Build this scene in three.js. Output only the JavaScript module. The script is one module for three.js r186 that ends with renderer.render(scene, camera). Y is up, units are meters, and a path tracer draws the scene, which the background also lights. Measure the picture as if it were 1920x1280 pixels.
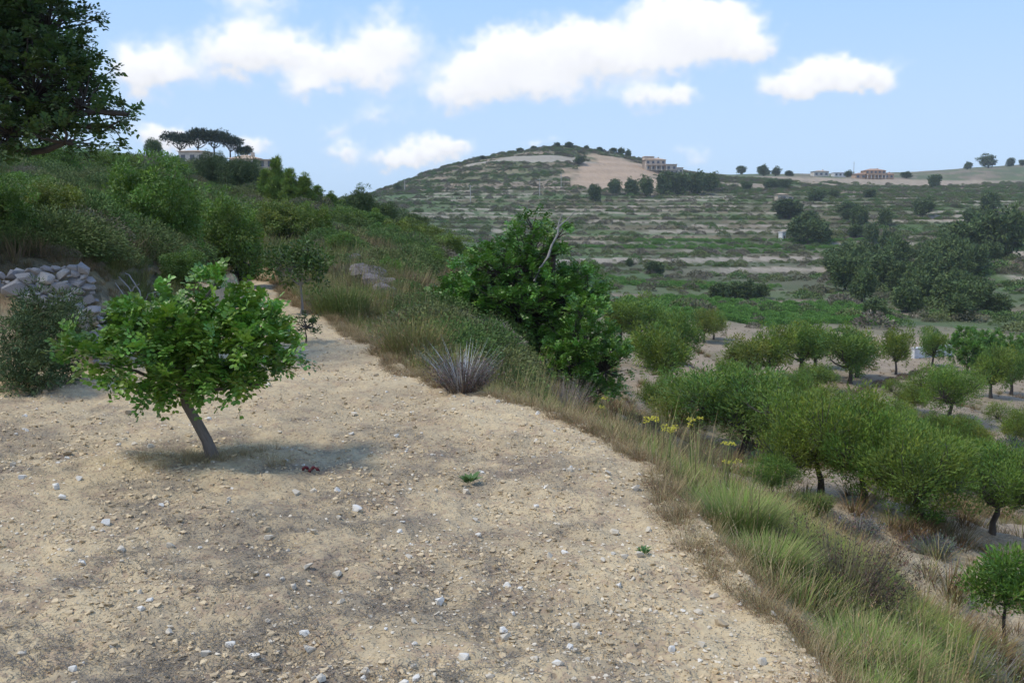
import * as THREE from 'three';
import { ConvexGeometry } from 'three/addons/geometries/ConvexGeometry.js';
import { mergeGeometries } from 'three/addons/utils/BufferGeometryUtils.js';

// ---------------------------------------------------------------- camera, sky, sun, exposure
const scene = new THREE.Scene();
const FPX = 1805, EYE = 1.6, TH = Math.atan(220 / FPX);
const camera = new THREE.PerspectiveCamera(2 * Math.atan(640 / FPX) * 180 / Math.PI, 1.5, 0.1, 4000);
camera.position.set(0, EYE, 0);
camera.rotation.x = -TH;
const renderer = new THREE.WebGLRenderer({ antialias: true });
renderer.toneMapping = THREE.LinearToneMapping;
renderer.toneMappingExposure = 1.36;
renderer.shadowMap.enabled = true;

const SUN = new THREE.Vector3(-0.5, 0.84, 0.1).normalize();
const sun = new THREE.DirectionalLight(new THREE.Color(1, 0.93, 0.8), 2.2);
sun.name = 'sun';
sun.position.copy(SUN).multiplyScalar(400);
sun.castShadow = true; sun.shadow.radius = 22;
sun.shadow.mapSize.set(4096, 4096);
Object.assign(sun.shadow.camera, { left: -80, right: 80, top: 80, bottom: -80, near: 1, far: 900 });
sun.target.position.set(0, 0, -30);
sun.position.add(sun.target.position);
scene.add(sun, sun.target);

// ---------------------------------------------------------------- numbers
function rng(a) { return () => { a = (a + 0x6d2b79f5) | 0; let t = Math.imul(a ^ (a >>> 15), 1 | a); t = (t + Math.imul(t ^ (t >>> 7), 61 | t)) ^ t; return ((t ^ (t >>> 14)) >>> 0) / 4294967296; }; }
const clamp = (x, a, b) => x < a ? a : x > b ? b : x, lerp = (a, b, t) => a + (b - a) * t;
const sst = (a, b, x) => { const t = clamp((x - a) / (b - a), 0, 1); return t * t * (3 - 2 * t); };
const HASH = new Float32Array(65536); { const r = rng(77); for (let i = 0; i < 65536; i++) HASH[i] = r(); }
function vn(x, y) { const ix = Math.floor(x), iy = Math.floor(y); let fx = x - ix, fy = y - iy; fx = fx * fx * (3 - 2 * fx); fy = fy * fy * (3 - 2 * fy);
  const a = ix & 255, b = (ix + 1) & 255, c = (iy & 255) << 8, d = ((iy + 1) & 255) << 8;
  return lerp(lerp(HASH[a | c], HASH[b | c], fx), lerp(HASH[a | d], HASH[b | d], fx), fy); }
function fbm(x, y, o = 4) { let s = 0, a = 0.5, n = 0; for (let i = 0; i < o; i++) { s += a * vn(x, y); n += a; a *= 0.5; x = x * 2.03 + 17.1; y = y * 2.03 + 9.7; } return s / n; }
function pvn(x, y, p) { const ix = Math.floor(x), iy = Math.floor(y); let fx = x - ix, fy = y - iy; fx = fx * fx * (3 - 2 * fx); fy = fy * fy * (3 - 2 * fy); const m = (k) => ((k % p) + p) % p;
  const a = m(ix), b = m(ix + 1), c = m(iy) << 8, d = m(iy + 1) << 8; return lerp(lerp(HASH[a | c], HASH[b | c], fx), lerp(HASH[a | d], HASH[b | d], fx), fy); }

// pixel of a 1920 x 1280 survey of the place + forward distance -> point
const COS = Math.cos(TH), SIN = Math.sin(TH);
function ray(u, v) { const a = (u - 960) / FPX, b = -(v - 640) / FPX; return [a, b * COS - SIN, -(b * SIN + COS)]; }
function at(u, v, d) { const r = ray(u, v), s = d / -r[2]; return new THREE.Vector3(r[0] * s, EYE + r[1] * s, -d); }

// ---------------------------------------------------------------- sky: air and clouds
{
  const W = 4096, H = 2048, data = new Float32Array(W * H * 4), blobs = [];
  const add = (u, v, rx, ry, k = 1) => { const r = ray(u, v), l = Math.hypot(...r); blobs.push([Math.atan2(r[0], -r[2]) * 57.3, Math.asin(r[1] / l) * 57.3, rx / 31.5, ry / 31.5, k]); };
  for (const c of [[300, 118, 105, 58], [262, 140, 60, 42], [480, 72, 92, 68], [440, 105, 60, 40], [560, 108, 72, 40], [725, 82, 92, 72], [640, 120, 62, 40], [575, 158, 58, 30], [700, 150, 80, 45, 0.7]]) add(...c);
  for (const c of [[890, 135, 88, 60], [940, 100, 70, 46], [1010, 110, 110, 70], [1100, 85, 92, 56], [1245, 45, 125, 66], [1300, 30, 90, 45], [1345, 62, 100, 56], [1410, 84, 56, 34], [1190, 110, 170, 52], [850, 178, 78, 40, 0.7], [1000, 165, 130, 40, 0.7]]) add(...c);
  for (const c of [[1215, 182, 78, 32, 0.9], [1285, 178, 50, 24, 0.7], [1550, 136, 92, 38], [1490, 160, 82, 30], [1640, 146, 66, 27], [1590, 165, 80, 26], [795, 288, 82, 34], [850, 275, 50, 30], [745, 298, 50, 20, 0.8], [648, 290, 52, 28, 0.85], [300, 252, 62, 24], [470, 272, 44, 20], [345, 258, 50, 20]]) add(...c);
  for (const c of [[715, 215, 80, 28, 0.5], [630, 243, 48, 20, 0.5], [1305, 292, 42, 22, 0.45], [1010, 268, 40, 14, 0.6], [490, -4, 140, 20, 0.45]]) add(...c);
  const r = rng(5);
  for (let k = 0; k < 110; k++) {
    const az = r() * 360 - 180, el = 3 + 66 * r() * r();
    if (Math.abs(az) < 31 && el < 19) continue;
    const w = (2 + 5 * r()) * (0.7 + el / 40) / Math.cos(el / 57.3), n = 4 + Math.floor(r() * 5);
    for (let j = 0; j < n; j++) blobs.push([az + (r() - 0.5) * 2.4 * w, el + (r() - 0.35) * 0.5 * w * Math.cos(el / 57.3), w * (0.35 + 0.5 * r()), w * (0.22 + 0.25 * r()) * Math.cos(el / 57.3), 0.7 + 0.35 * r()]);
  }
  const low = [0.45, 0.6, 0.78], mid = [0.235, 0.44, 0.82], high = [0.12, 0.27, 0.64];
  const dens = new Float32Array(W * H), up = new Float32Array(W * H);
  for (const [az, el, rx, ry, k] of blobs) {
    const x0 = Math.floor(((az - rx * 1.6 + 180) / 360) * W), x1 = Math.ceil(((az + rx * 1.6 + 180) / 360) * W), y0 = Math.max(0, Math.floor(((el - ry * 1.6 + 90) / 180) * H)), y1 = Math.min(H - 1, Math.ceil(((el + ry * 1.6 + 90) / 180) * H));
    for (let y = y0; y <= y1; y++) for (let x = x0; x <= x1; x++) {
      const A = (x + 0.5) / W * 360 - 180, E = (y + 0.5) / H * 180 - 90;
      const wx = (fbm(A * 0.55 + 3, E * 0.8, 4) - 0.5) * 1.5 + (fbm(A * 2.1, E * 2.4 + 9, 4) - 0.5) * 0.8, wy = (fbm(A * 0.55 + 40, E * 0.8 + 7, 4) - 0.5) * 1.2 + (fbm(A * 2.2 + 31, E * 2.4, 4) - 0.5) * 0.8;
      const dx = (A + wx - az) / rx, dy = (E + wy - el) / (ry * (E + wy < el ? 0.95 : 1.05)), q = dx * dx + dy * dy;
      if (q > 1.7) continue;
      const g = 0.9 * k * Math.exp(-q * 1.9), i = y * W + ((x % W) + W) % W;
      up[i] += g * dy; dens[i] += g;
    }
  }
  for (let y = 0; y < H; y++) {
    const el = Math.max(0, (y + 0.5) / H * 180 - 90), t1 = sst(0, 22, el), t2 = sst(14, 75, el);
    for (let x = 0; x < W; x++) {
      const i = y * W + x, az = (x + 0.5) / W * 360 - 180;
      let c = [0, 1, 2].map((n) => lerp(lerp(low[n], mid[n], t1), high[n], t2));
      const d = dens[i];
      if (d > 0.01) {
        const a = 0.98 * sst(0.08, 0.9, d + (fbm(az * 1.1, el * 1.6 + 50, 4) - 0.5) * 0.34), s = clamp(up[i] / d, -1, 1), b = lerp(0.66, 0.84, sst(-0.8, 0.5, s));
        const w = [0.97 * b, 0.985 * b, 1.03 * b];
        c = c.map((q, n) => lerp(q, w[n], a));
      }
      // az 0 is straight ahead (-z); the texture's centre column looks along +x
      const col = ((Math.floor(((az - 90) / 360 + 0.5) * W) % W) + W) % W;
      data.set([c[0], c[1], c[2], 1], (y * W + col) * 4);
    }
  }
  const sky = new THREE.DataTexture(data, W, H, THREE.RGBAFormat, THREE.FloatType);
  sky.mapping = THREE.EquirectangularReflectionMapping; sky.magFilter = THREE.LinearFilter; sky.needsUpdate = true;
  scene.background = sky; scene.environment = sky;
}

// ---------------------------------------------------------------- terrain height
const Yv = (d, v, u = 960) => at(u, v, d).y;
const y_ = (y) => ({ y });
const COLS = [
  [-900, [4, y_(0)], [7, y_(0.6)], [10, y_(2)], [20, y_(4)], [40, y_(6.5)], [80, y_(10)], [150, y_(14)], [400, y_(25)], [900, y_(35)]],
  [0, [8.8, y_(0)], [11, y_(0.9)], [12, y_(1.2)], [16, y_(1.7)], [22, 412], [35, 350], [50, 312], [70, 292], [120, y_(9)], [250, y_(14)], [500, y_(20)], [900, y_(25)]],
  [150, [10, y_(0)], [12.2, y_(1.15)], [16, y_(1.6)], [24, 432], [40, 362], [60, 322], [80, 308], [120, y_(9)], [200, y_(14)], [300, y_(17)], [600, y_(24)]],
  [300, [13, y_(0)], [16, y_(0.4)], [20, 482], [30, 425], [45, 370], [65, 342], [90, 326], [130, 318], [200, 312], [300, y_(17)], [600, y_(24)]],
  [480, [24, y_(0)], [28, y_(0.4)], [36, 458], [50, 415], [70, 372], [95, 345], [130, 325], [200, 314], [260, 318], [400, y_(13)], [600, y_(22)]],
  [600, [16, y_(-0.1)], [20, y_(0.1)], [26, 505], [36, 455], [50, 420], [70, 396], [90, 384], [130, 384], [200, 382], [300, y_(4)], [450, 388], [600, 378]],
  [700, [14, y_(-0.2)], [18, 575], [24, 524], [32, 480], [45, 450], [55, 436], [75, 440], [110, y_(-3)], [160, y_(-5)], [240, 440], [320, 408], [400, 378], [470, 364], [520, 362], [700, 364]],
  [800, [12, y_(-0.4)], [16, 622], [24, 555], [34, 500], [48, 474], [60, 484], [80, y_(-4.5)], [120, y_(-7)], [180, y_(-6.5)], [240, 450], [320, 415], [400, 378], [460, 356], [520, 328], [560, 322], [700, 340]],
  [880, [11, y_(-0.8)], [16, 652], [24, 595], [34, 535], [44, 505], [55, 515], [75, y_(-5.5)], [120, y_(-8)], [180, 502], [240, 462], [320, 420], [400, 380], [460, 350], [530, 306], [570, 297], [700, 320]],
  [960, [10, y_(-1.2)], [14, y_(-0.9)], [20, 648], [30, 610], [45, 590], [70, y_(-6)], [120, y_(-8.2)], [180, 507], [240, 467], [320, 422], [400, 382], [460, 346], [530, 292], [565, 278], [750, 300]],
  [1070, [10, y_(-1.8)], [15, y_(-1.4)], [22, y_(-2.6)], [30, 702], [60, 642], [90, 602], [120, 567], [150, 537], [200, 505], [260, 462], [320, 422], [390, 382], [450, 347], [530, 287], [570, 266], [760, 290]],
  [1200, [10, y_(-2.2)], [15, y_(-2.2)], [30, 720], [60, 642], [90, 602], [120, 570], [150, 540], [200, 505], [260, 462], [320, 422], [380, 388], [450, 358], [500, 332], [540, 306], [580, 293], [760, 305]],
  [1290, [10, y_(-2.4)], [15, y_(-2.5)], [30, 722], [60, 648], [90, 606], [120, 574], [150, 545], [200, 507], [260, 462], [320, 422], [400, 376], [450, 355], [520, 338], [560, 328], [700, 324]],
  [1400, [10, y_(-2.4)], [14, y_(-2.6)], [20, y_(-3.6)], [30, y_(-4.6)], [45, 725], [60, 680], [80, 632], [110, 602], [140, 562], [200, 512], [260, 464], [330, 416], [400, 374], [480, 350], [560, 334], [650, 328], [900, 324]],
  [1600, [10, y_(-2.4)], [16, y_(-2.7)], [22, y_(-3.9)], [30, 800], [45, 735], [58, 694], [80, 644], [110, 606], [140, 562], [200, 512], [260, 462], [330, 411], [400, 371], [480, 356], [560, 346], [600, 340], [650, 332], [900, 326]],
  [1760, [9, y_(-2.5)], [14, y_(-2.7)], [20, y_(-4.2)], [29, 800], [45, 740], [60, 694], [85, 640], [115, 603], [145, 556], [200, 504], [260, 452], [330, 406], [400, 371], [480, 357], [560, 349], [610, 342], [650, 333], [800, 318], [1000, 320]],
  [1920, [8, y_(-2.6)], [12, y_(-2.8)], [18, y_(-4.2)], [26, y_(-5.4)], [36, 800], [50, 745], [65, 700], [90, 640], [120, 600], [150, 545], [200, 490], [260, 442], [330, 402], [400, 373], [480, 355], [600, 340], [700, 320], [800, 307], [1000, 307]],
  [2800, [6, y_(-2.6)], [12, y_(-3.2)], [25, y_(-6)], [60, y_(-9)], [120, y_(-11)], [200, y_(-6)], [330, y_(5)], [480, y_(20)], [700, y_(40)], [1000, y_(55)]],
];
const NT = 220, ND = 420, T0 = -1.04, T1 = 1.03, L0 = Math.log(3), L1 = Math.log(1000), TAB = new Float32Array(NT * ND);
{
  const rows = COLS.map(([u, ...p]) => { const q = p.map(([d, v]) => [Math.log(d), typeof v === 'object' ? v.y : Yv(d, v, u)]); const out = new Float32Array(ND);
    for (let j = 0; j < ND; j++) { const l = lerp(L0, L1, j / (ND - 1)); let k = 0; while (k < q.length && q[k][0] < l) k++; out[j] = k === 0 ? q[0][1] : k === q.length ? q[k - 1][1] : lerp(q[k - 1][1], q[k][1], (Math.exp(l) - Math.exp(q[k - 1][0])) / (Math.exp(q[k][0]) - Math.exp(q[k - 1][0]))); }
    return out; });
  const ts = COLS.map((c) => (c[0] - 960) / FPX);
  for (let i = 0; i < NT; i++) { const t = lerp(T0, T1, i / (NT - 1)); let k = 1; while (k < ts.length - 1 && ts[k] < t) k++; let f = clamp((t - ts[k - 1]) / (ts[k] - ts[k - 1]), 0, 1);
    for (let j = 0; j < ND; j++) TAB[i * ND + j] = lerp(rows[k - 1][j], rows[k][j], f); }
  const tmp = new Float32Array(NT * ND);
  for (let pass = 0; pass < 3; pass++) {
    for (let i = 0; i < NT; i++) for (let j = 0; j < ND; j++) { let s = 0; for (let k = -2; k <= 2; k++) s += TAB[clamp(i + k, 0, NT - 1) * ND + j]; tmp[i * ND + j] = s / 5; }
    for (let i = 0; i < NT; i++) for (let j = 0; j < ND; j++) { let s = 0; for (let k = -2; k <= 2; k++) s += tmp[i * ND + clamp(j + k, 0, ND - 1)]; TAB[i * ND + j] = s / 5; }
  }
}
function tab(t, d) { const a = clamp((t - T0) / (T1 - T0), 0, 0.99999) * (NT - 1), b = clamp((Math.log(Math.max(d, 3)) - L0) / (L1 - L0), 0, 0.99999) * (ND - 1), i = Math.floor(a), j = Math.floor(b), f = a - i, g = b - j, k = i * ND + j;
  return lerp(lerp(TAB[k], TAB[k + 1], g), lerp(TAB[k + ND], TAB[k + ND + 1], g), f); }
function base(x, z) {
  const r = Math.hypot(x, z), phi = Math.atan2(x, -z), a = Math.abs(phi);
  if (a < 0.8) return tab(x / -z, -z);
  const d = r * Math.cos(0.8), k = sst(0.8, 2.6, a), side = tab(phi < 0 ? -1.03 : 1.02, d);
  return lerp(side, -0.01 * r, k);
}
// field outline on the level terrace (right edge, then the far end, then the left edge)
const EDGE_R = [[1990, 1900], [1720, 1500], [1545, 1280], [1440, 1140], [1340, 1015], [1215, 872], [1110, 812], [1000, 776], [880, 736], [760, 690], [690, 640], [640, 606], [590, 585], [545, 560], [520, 530]];
const EDGE_L = [[462, 524], [440, 560], [370, 615], [235, 672], [205, 682], [0, 684], [-250, 688], [-500, 800]];
const ground0 = (u, v) => { const r = ray(u, v), s = -EYE / r[1]; return [r[0] * s, r[2] * s]; };
const POLY = [[2.5, 12], [2.2, 1], ...EDGE_R.slice(1).map((p) => ground0(...p)), ...EDGE_L.map((p) => ground0(...p)), [-9, 0], [-9, 12]];
function sdf(x, z) { let best = 1e9, inside = false; for (let i = 0, j = POLY.length - 1; i < POLY.length; j = i++) { const [ax, az] = POLY[j], [bx, bz] = POLY[i], ex = bx - ax, ez = bz - az, t = clamp(((x - ax) * ex + (z - az) * ez) / (ex * ex + ez * ez), 0, 1), dx = x - ax - ex * t, dz = z - az - ez * t; best = Math.min(best, dx * dx + dz * dz); if ((az > z) !== (bz > z) && x < ((bx - ax) * (z - az)) / (bz - az) + ax) inside = !inside; } return inside ? -Math.sqrt(best) : Math.sqrt(best); }
const fieldRel = (x, z) => (fbm(x * 0.55 + 7, z * 0.55, 3) - 0.5) * 0.16 + (fbm(x * 2.3, z * 2.3 + 5, 3) - 0.5) * 0.07;
const steps = (y, s, sharp) => { const k = Math.floor(y / s), f = y / s - k; return s * (k + 0.22 * f + 0.78 * sst(1 - sharp, 1, f)); };
const rimDist = (x, z) => Math.abs(x) > 40 || z < -40 ? 50 : sdf(x, z);
const farLevel = (b, x, z) => b + (fbm(x / 90 + 3, z / 90, 3) - 0.5) * 1.3;
const terraceAt = (x, z) => { const w = farLevel(base(x, z), x, z) / 1.55, k = Math.floor(w); return [k, w - k]; };
function height(x, z, info) {
  const s = rimDist(x, z);
  const d = -z, r = Math.hypot(x, z), t = x / Math.max(d, 1);
  let b = base(x, z);
  const right = sst(0.06, 0.16, t), terr = right * sst(18, 26, r) * (1 - sst(95, 120, r));
  const far = sst(-0.16, -0.03, t) * sst(150, 185, r) * (1 - sst(430, 470, r)), hill = sst(440, 475, r) * (1 - sst(600, 650, r)) * 0.4;
  let f = 0;
  if (terr > 0.01) { const w = b + (fbm(x / 14, z / 14, 2) - 0.5) * 0.7, q = steps(w, 1.25, 0.2) - w; b += q * terr; f = Math.abs(q); }
  if (far > 0.01) { const w = farLevel(b, x, z), q = steps(w, 1.55, 0.16) - w; b += q * far; }
  if (hill > 0.01) { const w = b + (fbm(x / 60 + 8, z / 60, 3) - 0.5) * 3, q = steps(w, 4.2, 0.3) - w; b += q * hill; }
  b += (fbm(x / 9, z / 9, 4) - 0.5) * 0.7 * sst(9, 26, r) * (1 - 0.7 * Math.max(terr, far)) + (fbm(x / 40, z / 40, 3) - 0.5) * 2.2 * sst(60, 200, r) * (1 - far);
  if (s > 40) return b;
  const e = Math.max(s, 0), n = (fbm(x * 0.9, z * 0.9, 3) - 0.5) * 0.5 * sst(0, 1.5, e);
  const wz = sst(-4.7, -5.1, x) * sst(-9.5, -10.5, z) * (1 - sst(2, 4, e)); let h = clamp(b, -0.62 * e, lerp(0.85, 4, wz) * e) + n * (1 - wz);
  h += fieldRel(x, z) * (1 - sst(0, 2.5, e));
  return h;
}
function hit(u, v, from = 2.5) {
  const r = ray(u, v); let prev = from;
  for (let d = from; d < 1100; d *= 1.006) { const s = d / -r[2], y = EYE + r[1] * s; if (y < height(r[0] * s, -d)) { let a = prev, b = d; for (let k = 0; k < 14; k++) { const m = (a + b) / 2, q = m / -r[2]; if (EYE + r[1] * q < height(r[0] * q, -m)) b = m; else a = m; } const q = b / -r[2]; return new THREE.Vector3(r[0] * q, height(r[0] * q, -b), -b); } prev = d; }
  return null;
}

// ---------------------------------------------------------------- materials and textures
const lin = (r, g, b) => new THREE.Color().setRGB(r, g, b);
function dataTex(W, fn, srgb) { const d = new Uint8Array(W * W * 4); for (let y = 0; y < W; y++) for (let x = 0; x < W; x++) { const c = fn(x / W, y / W), i = (y * W + x) * 4; d[i] = clamp(c[0], 0, 1) * 255; d[i + 1] = clamp(c[1], 0, 1) * 255; d[i + 2] = clamp(c[2], 0, 1) * 255; d[i + 3] = 255; } const t = new THREE.DataTexture(d, W, W); t.wrapS = t.wrapT = THREE.RepeatWrapping; t.magFilter = THREE.LinearFilter; if (srgb) t.colorSpace = THREE.SRGBColorSpace; t.needsUpdate = true; return t; }
const toS = (x) => x <= 0.0031308 ? 12.92 * x : 1.055 * Math.pow(x, 1 / 2.4) - 0.055;
// dry crumbly silt: crumbs, pale chips, dark bits (relief carries the same crumbs)
const SW = 1536, soilH = new Float32Array(SW * SW), soilC = new Float32Array(SW * SW);
{
  const r = rng(31);
  for (let y = 0; y < SW; y++) for (let x = 0; x < SW; x++) { const a = x / SW, b = y / SW; soilH[y * SW + x] = 0.3 * pvn(a * 22, b * 22, 22) + 0.2 * pvn(a * 60, b * 60, 60) + 0.18 * pvn(a * 160, b * 160, 160) + 0.1 * HASH[(x * 31 + y * 977) & 65535]; soilC[y * SW + x] = 0.32 * pvn(a * 9 + 3, b * 9, 9) + 0.34 * pvn(a * 38, b * 38 + 4, 38) + 0.34 * pvn(a * 120, b * 120, 120); }
  for (let k = 0; k < 26000; k++) { // crumbs
    const cx = r() * SW, cy = r() * SW, R = 1.5 + 7 * r() ** 4, hh = 0.08 + 0.25 * r(), tone = (r() - 0.5) * 0.5 + (r() < 0.07 ? 0.6 : 0) - (r() < 0.1 ? 0.45 : 0), q = 0.6 + 0.8 * r(), an = r() * 6.3, ca = Math.cos(an), sa = Math.sin(an), m = Math.ceil(R * 1.5);
    for (let dy = -m; dy <= m; dy++) for (let dx = -m; dx <= m; dx++) { const e = Math.hypot((dx * ca + dy * sa) / q, (dy * ca - dx * sa)) / R; if (e > 1) continue; const i = ((((cy + dy) | 0) + SW) % SW) * SW + (((cx + dx) | 0) + SW) % SW; const w = Math.sqrt(1 - e * e); soilH[i] = Math.max(soilH[i], soilH[i] * 0.6 + hh * w + 0.16); soilC[i] += tone * Math.min(1, w * 1.6); }
  }
  for (let k = 0; k < 46; k++) { // shrinkage cracks
    let x = r() * SW, y = r() * SW, an = r() * 6.3; const n = 60 + r() * 160;
    for (let s = 0; s < n; s++) { an += (r() - 0.5) * 0.9; x += Math.cos(an) * 1.6; y += Math.sin(an) * 1.6; for (let dy = -1; dy <= 1; dy++) for (let dx = -1; dx <= 1; dx++) { const i = ((((y + dy) | 0) + SW) % SW) * SW + (((x + dx) | 0) + SW) % SW; soilH[i] -= dx || dy ? 0.1 : 0.45; } }
  }
}
const soilMap = dataTex(SW, (a, b) => { const i = Math.floor(b * SW) * SW + Math.floor(a * SW), c = 0.62 + 0.62 * soilC[i]; return [toS(c), toS(c * (0.985 - 0.05 * (soilC[i] < 0.4))), toS(c * 0.96)]; }, true);
const soilBump = dataTex(SW, (a, b) => { const h = soilH[Math.floor(b * SW) * SW + Math.floor(a * SW)]; return [h, h, h]; });
const roughMap = dataTex(512, (a, b) => { const c = 0.45 + 0.7 * (0.35 * pvn(a * 12, b * 12, 12) + 0.3 * pvn(a * 40, b * 40, 40) + 0.35 * pvn(a * 120, b * 120, 120)); return [toS(c), toS(c), toS(c)]; }, true);
const roughBump = dataTex(512, (a, b) => { const c = 0.4 * pvn(a * 12, b * 12, 12) + 0.3 * pvn(a * 40, b * 40, 40) + 0.3 * pvn(a * 120, b * 120, 120); return [c, c, c]; });
const barkMap = dataTex(256, (a, b) => { const c = 0.5 + 0.6 * (0.5 * pvn(a * 24, b * 6, 24) + 0.3 * pvn(a * 60, b * 14, 60) + 0.2 * pvn(a * 90, b * 90, 90)); return [toS(c), toS(c), toS(c)]; }, true);
const std = (o) => new THREE.MeshStandardMaterial({ roughness: 0.95, ...o });
const M = {
  field: std({ vertexColors: true, map: soilMap, bumpMap: soilBump, bumpScale: 0.02, roughness: 1 }),
  land: std({ vertexColors: true, map: roughMap, bumpMap: roughBump, bumpScale: 0.08, roughness: 1 }),
  leaf: new THREE.MeshPhysicalMaterial({ vertexColors: true, roughness: 0.7, transmission: 0.42, side: THREE.DoubleSide, specularIntensity: 0.55 }),
  waxy: new THREE.MeshPhysicalMaterial({ vertexColors: true, roughness: 0.45, transmission: 0.36, side: THREE.DoubleSide, specularIntensity: 0.8 }),
  needle: std({ vertexColors: true, roughness: 0.8, side: THREE.DoubleSide }),
  dry: std({ vertexColors: true, roughness: 0.95, side: THREE.DoubleSide }),
  bark: std({ color: lin(0.2, 0.17, 0.145), map: barkMap, bumpMap: barkMap, bumpScale: 0.02 }),
  barkDark: std({ color: lin(0.085, 0.07, 0.06), map: barkMap }),
  deadWood: std({ color: lin(0.36, 0.34, 0.32), map: barkMap }),
  stone: [lin(0.31, 0.3, 0.3), lin(0.4, 0.385, 0.37), lin(0.24, 0.235, 0.25), lin(0.36, 0.3, 0.23)].map((c) => std({ color: c, map: roughMap })),
  pale: [lin(0.66, 0.58, 0.45), lin(0.82, 0.77, 0.67), lin(0.46, 0.36, 0.23)].map((c) => std({ color: c, map: roughMap })),
  core: std({ color: lin(0.34, 0.29, 0.23), map: roughMap }),
  rock: std({ color: lin(0.2, 0.175, 0.17), map: roughMap, bumpMap: roughBump, bumpScale: 0.05 }),
  white: std({ color: lin(0.78, 0.78, 0.78), roughness: 0.8, map: roughMap }),
  plaster: std({ color: lin(0.62, 0.52, 0.42), map: roughMap }), cream: std({ color: lin(0.72, 0.66, 0.58), map: roughMap }), ochre: std({ color: lin(0.55, 0.38, 0.25), map: roughMap }),
  tile: std({ color: lin(0.48, 0.3, 0.2), map: roughMap }), tilePale: std({ color: lin(0.6, 0.44, 0.31), map: roughMap }),
  glass: std({ color: lin(0.09, 0.1, 0.12), roughness: 0.12 }), door: std({ color: lin(0.22, 0.14, 0.08), map: barkMap }),
  pole: std({ color: lin(0.45, 0.42, 0.38) }), wire: std({ color: lin(0.12, 0.12, 0.12) }),
  red: std({ color: lin(0.11, 0.012, 0.016), roughness: 0.7 }), yellow: std({ color: lin(0.55, 0.5, 0.05), roughness: 0.8 }),
};

// ---------------------------------------------------------------- naming
const used = new Map();
function numbered(n) { const k = used.get(n) ?? 0; used.set(n, k + 1); return k ? n + '_' + String(k).padStart(3, '0') : n; }
function shade(o) { o.traverse((q) => { if (q.isMesh) { q.castShadow = true; q.receiveShadow = true; } }); return o; }
function put(o, name, label, category, group, kind) { o.name = numbered(name); if (label) o.userData.label = label; if (category) o.userData.category = category; if (group) o.userData.group = group; if (kind) o.userData.kind = kind; shade(o); scene.add(o); return o; }
function part(name, geo, mat, parent) { const m = new THREE.Mesh(geo, mat); m.name = name; parent.add(m); return m; }

// ---------------------------------------------------------------- terrain meshes
const R3 = { orchard: [0.38, 0.295, 0.2], dry: [0.2, 0.175, 0.09], scrub: [0.1, 0.125, 0.05], green: [0.075, 0.12, 0.04], sand: [0.4, 0.315, 0.215], bare: [0.5, 0.36, 0.235], pale: [0.46, 0.4, 0.32], brown: [0.12, 0.1, 0.06] };
const mix3 = (a, b, t) => [lerp(a[0], b[0], t), lerp(a[1], b[1], t), lerp(a[2], b[2], t)];
const spots = (list) => list.map(([u, v, d, rx, rz, k]) => { const p = at(u, v, d); return [p.x, p.z, rx, rz, k ?? 1]; });
const inSpots = (sp, x, z) => { let m = 0; for (const [cx, cz, rx, rz, k] of sp) { const q = Math.hypot((x - cx) / rx, (z - cz) / rz) + (fbm(x / rx * 3, z / rz * 3, 3) - 0.5) * 0.7; m = Math.max(m, k * (1 - sst(0.8, 1.05, q))); } return m; };
const BARE = spots([[1150, 335, 485, 25, 36], [1180, 312, 525, 20, 26], [1105, 352, 460, 11, 16, 0.85], [1140, 300, 540, 14, 12, 0.8]]);
const PLAT = spots([[1660, 346, 600, 75, 40], [1800, 346, 600, 35, 22, 0.8], [1520, 348, 560, 14, 30, 0.8], [1400, 350, 500, 20, 16, 0.5]]);
const VINE = spots([[1460, 582, 122, 16, 16], [1380, 600, 112, 8, 8], [1200, 522, 165, 22, 10], [1220, 575, 112, 9, 10], [1560, 605, 112, 9, 6, 0.8], [1400, 450, 275, 40, 7, 0.75], [1330, 465, 258, 50, 6, 0.75]]);
const GRADE = spots([[970, 296, 525, 30, 8], [1040, 300, 520, 22, 10]]);
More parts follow.
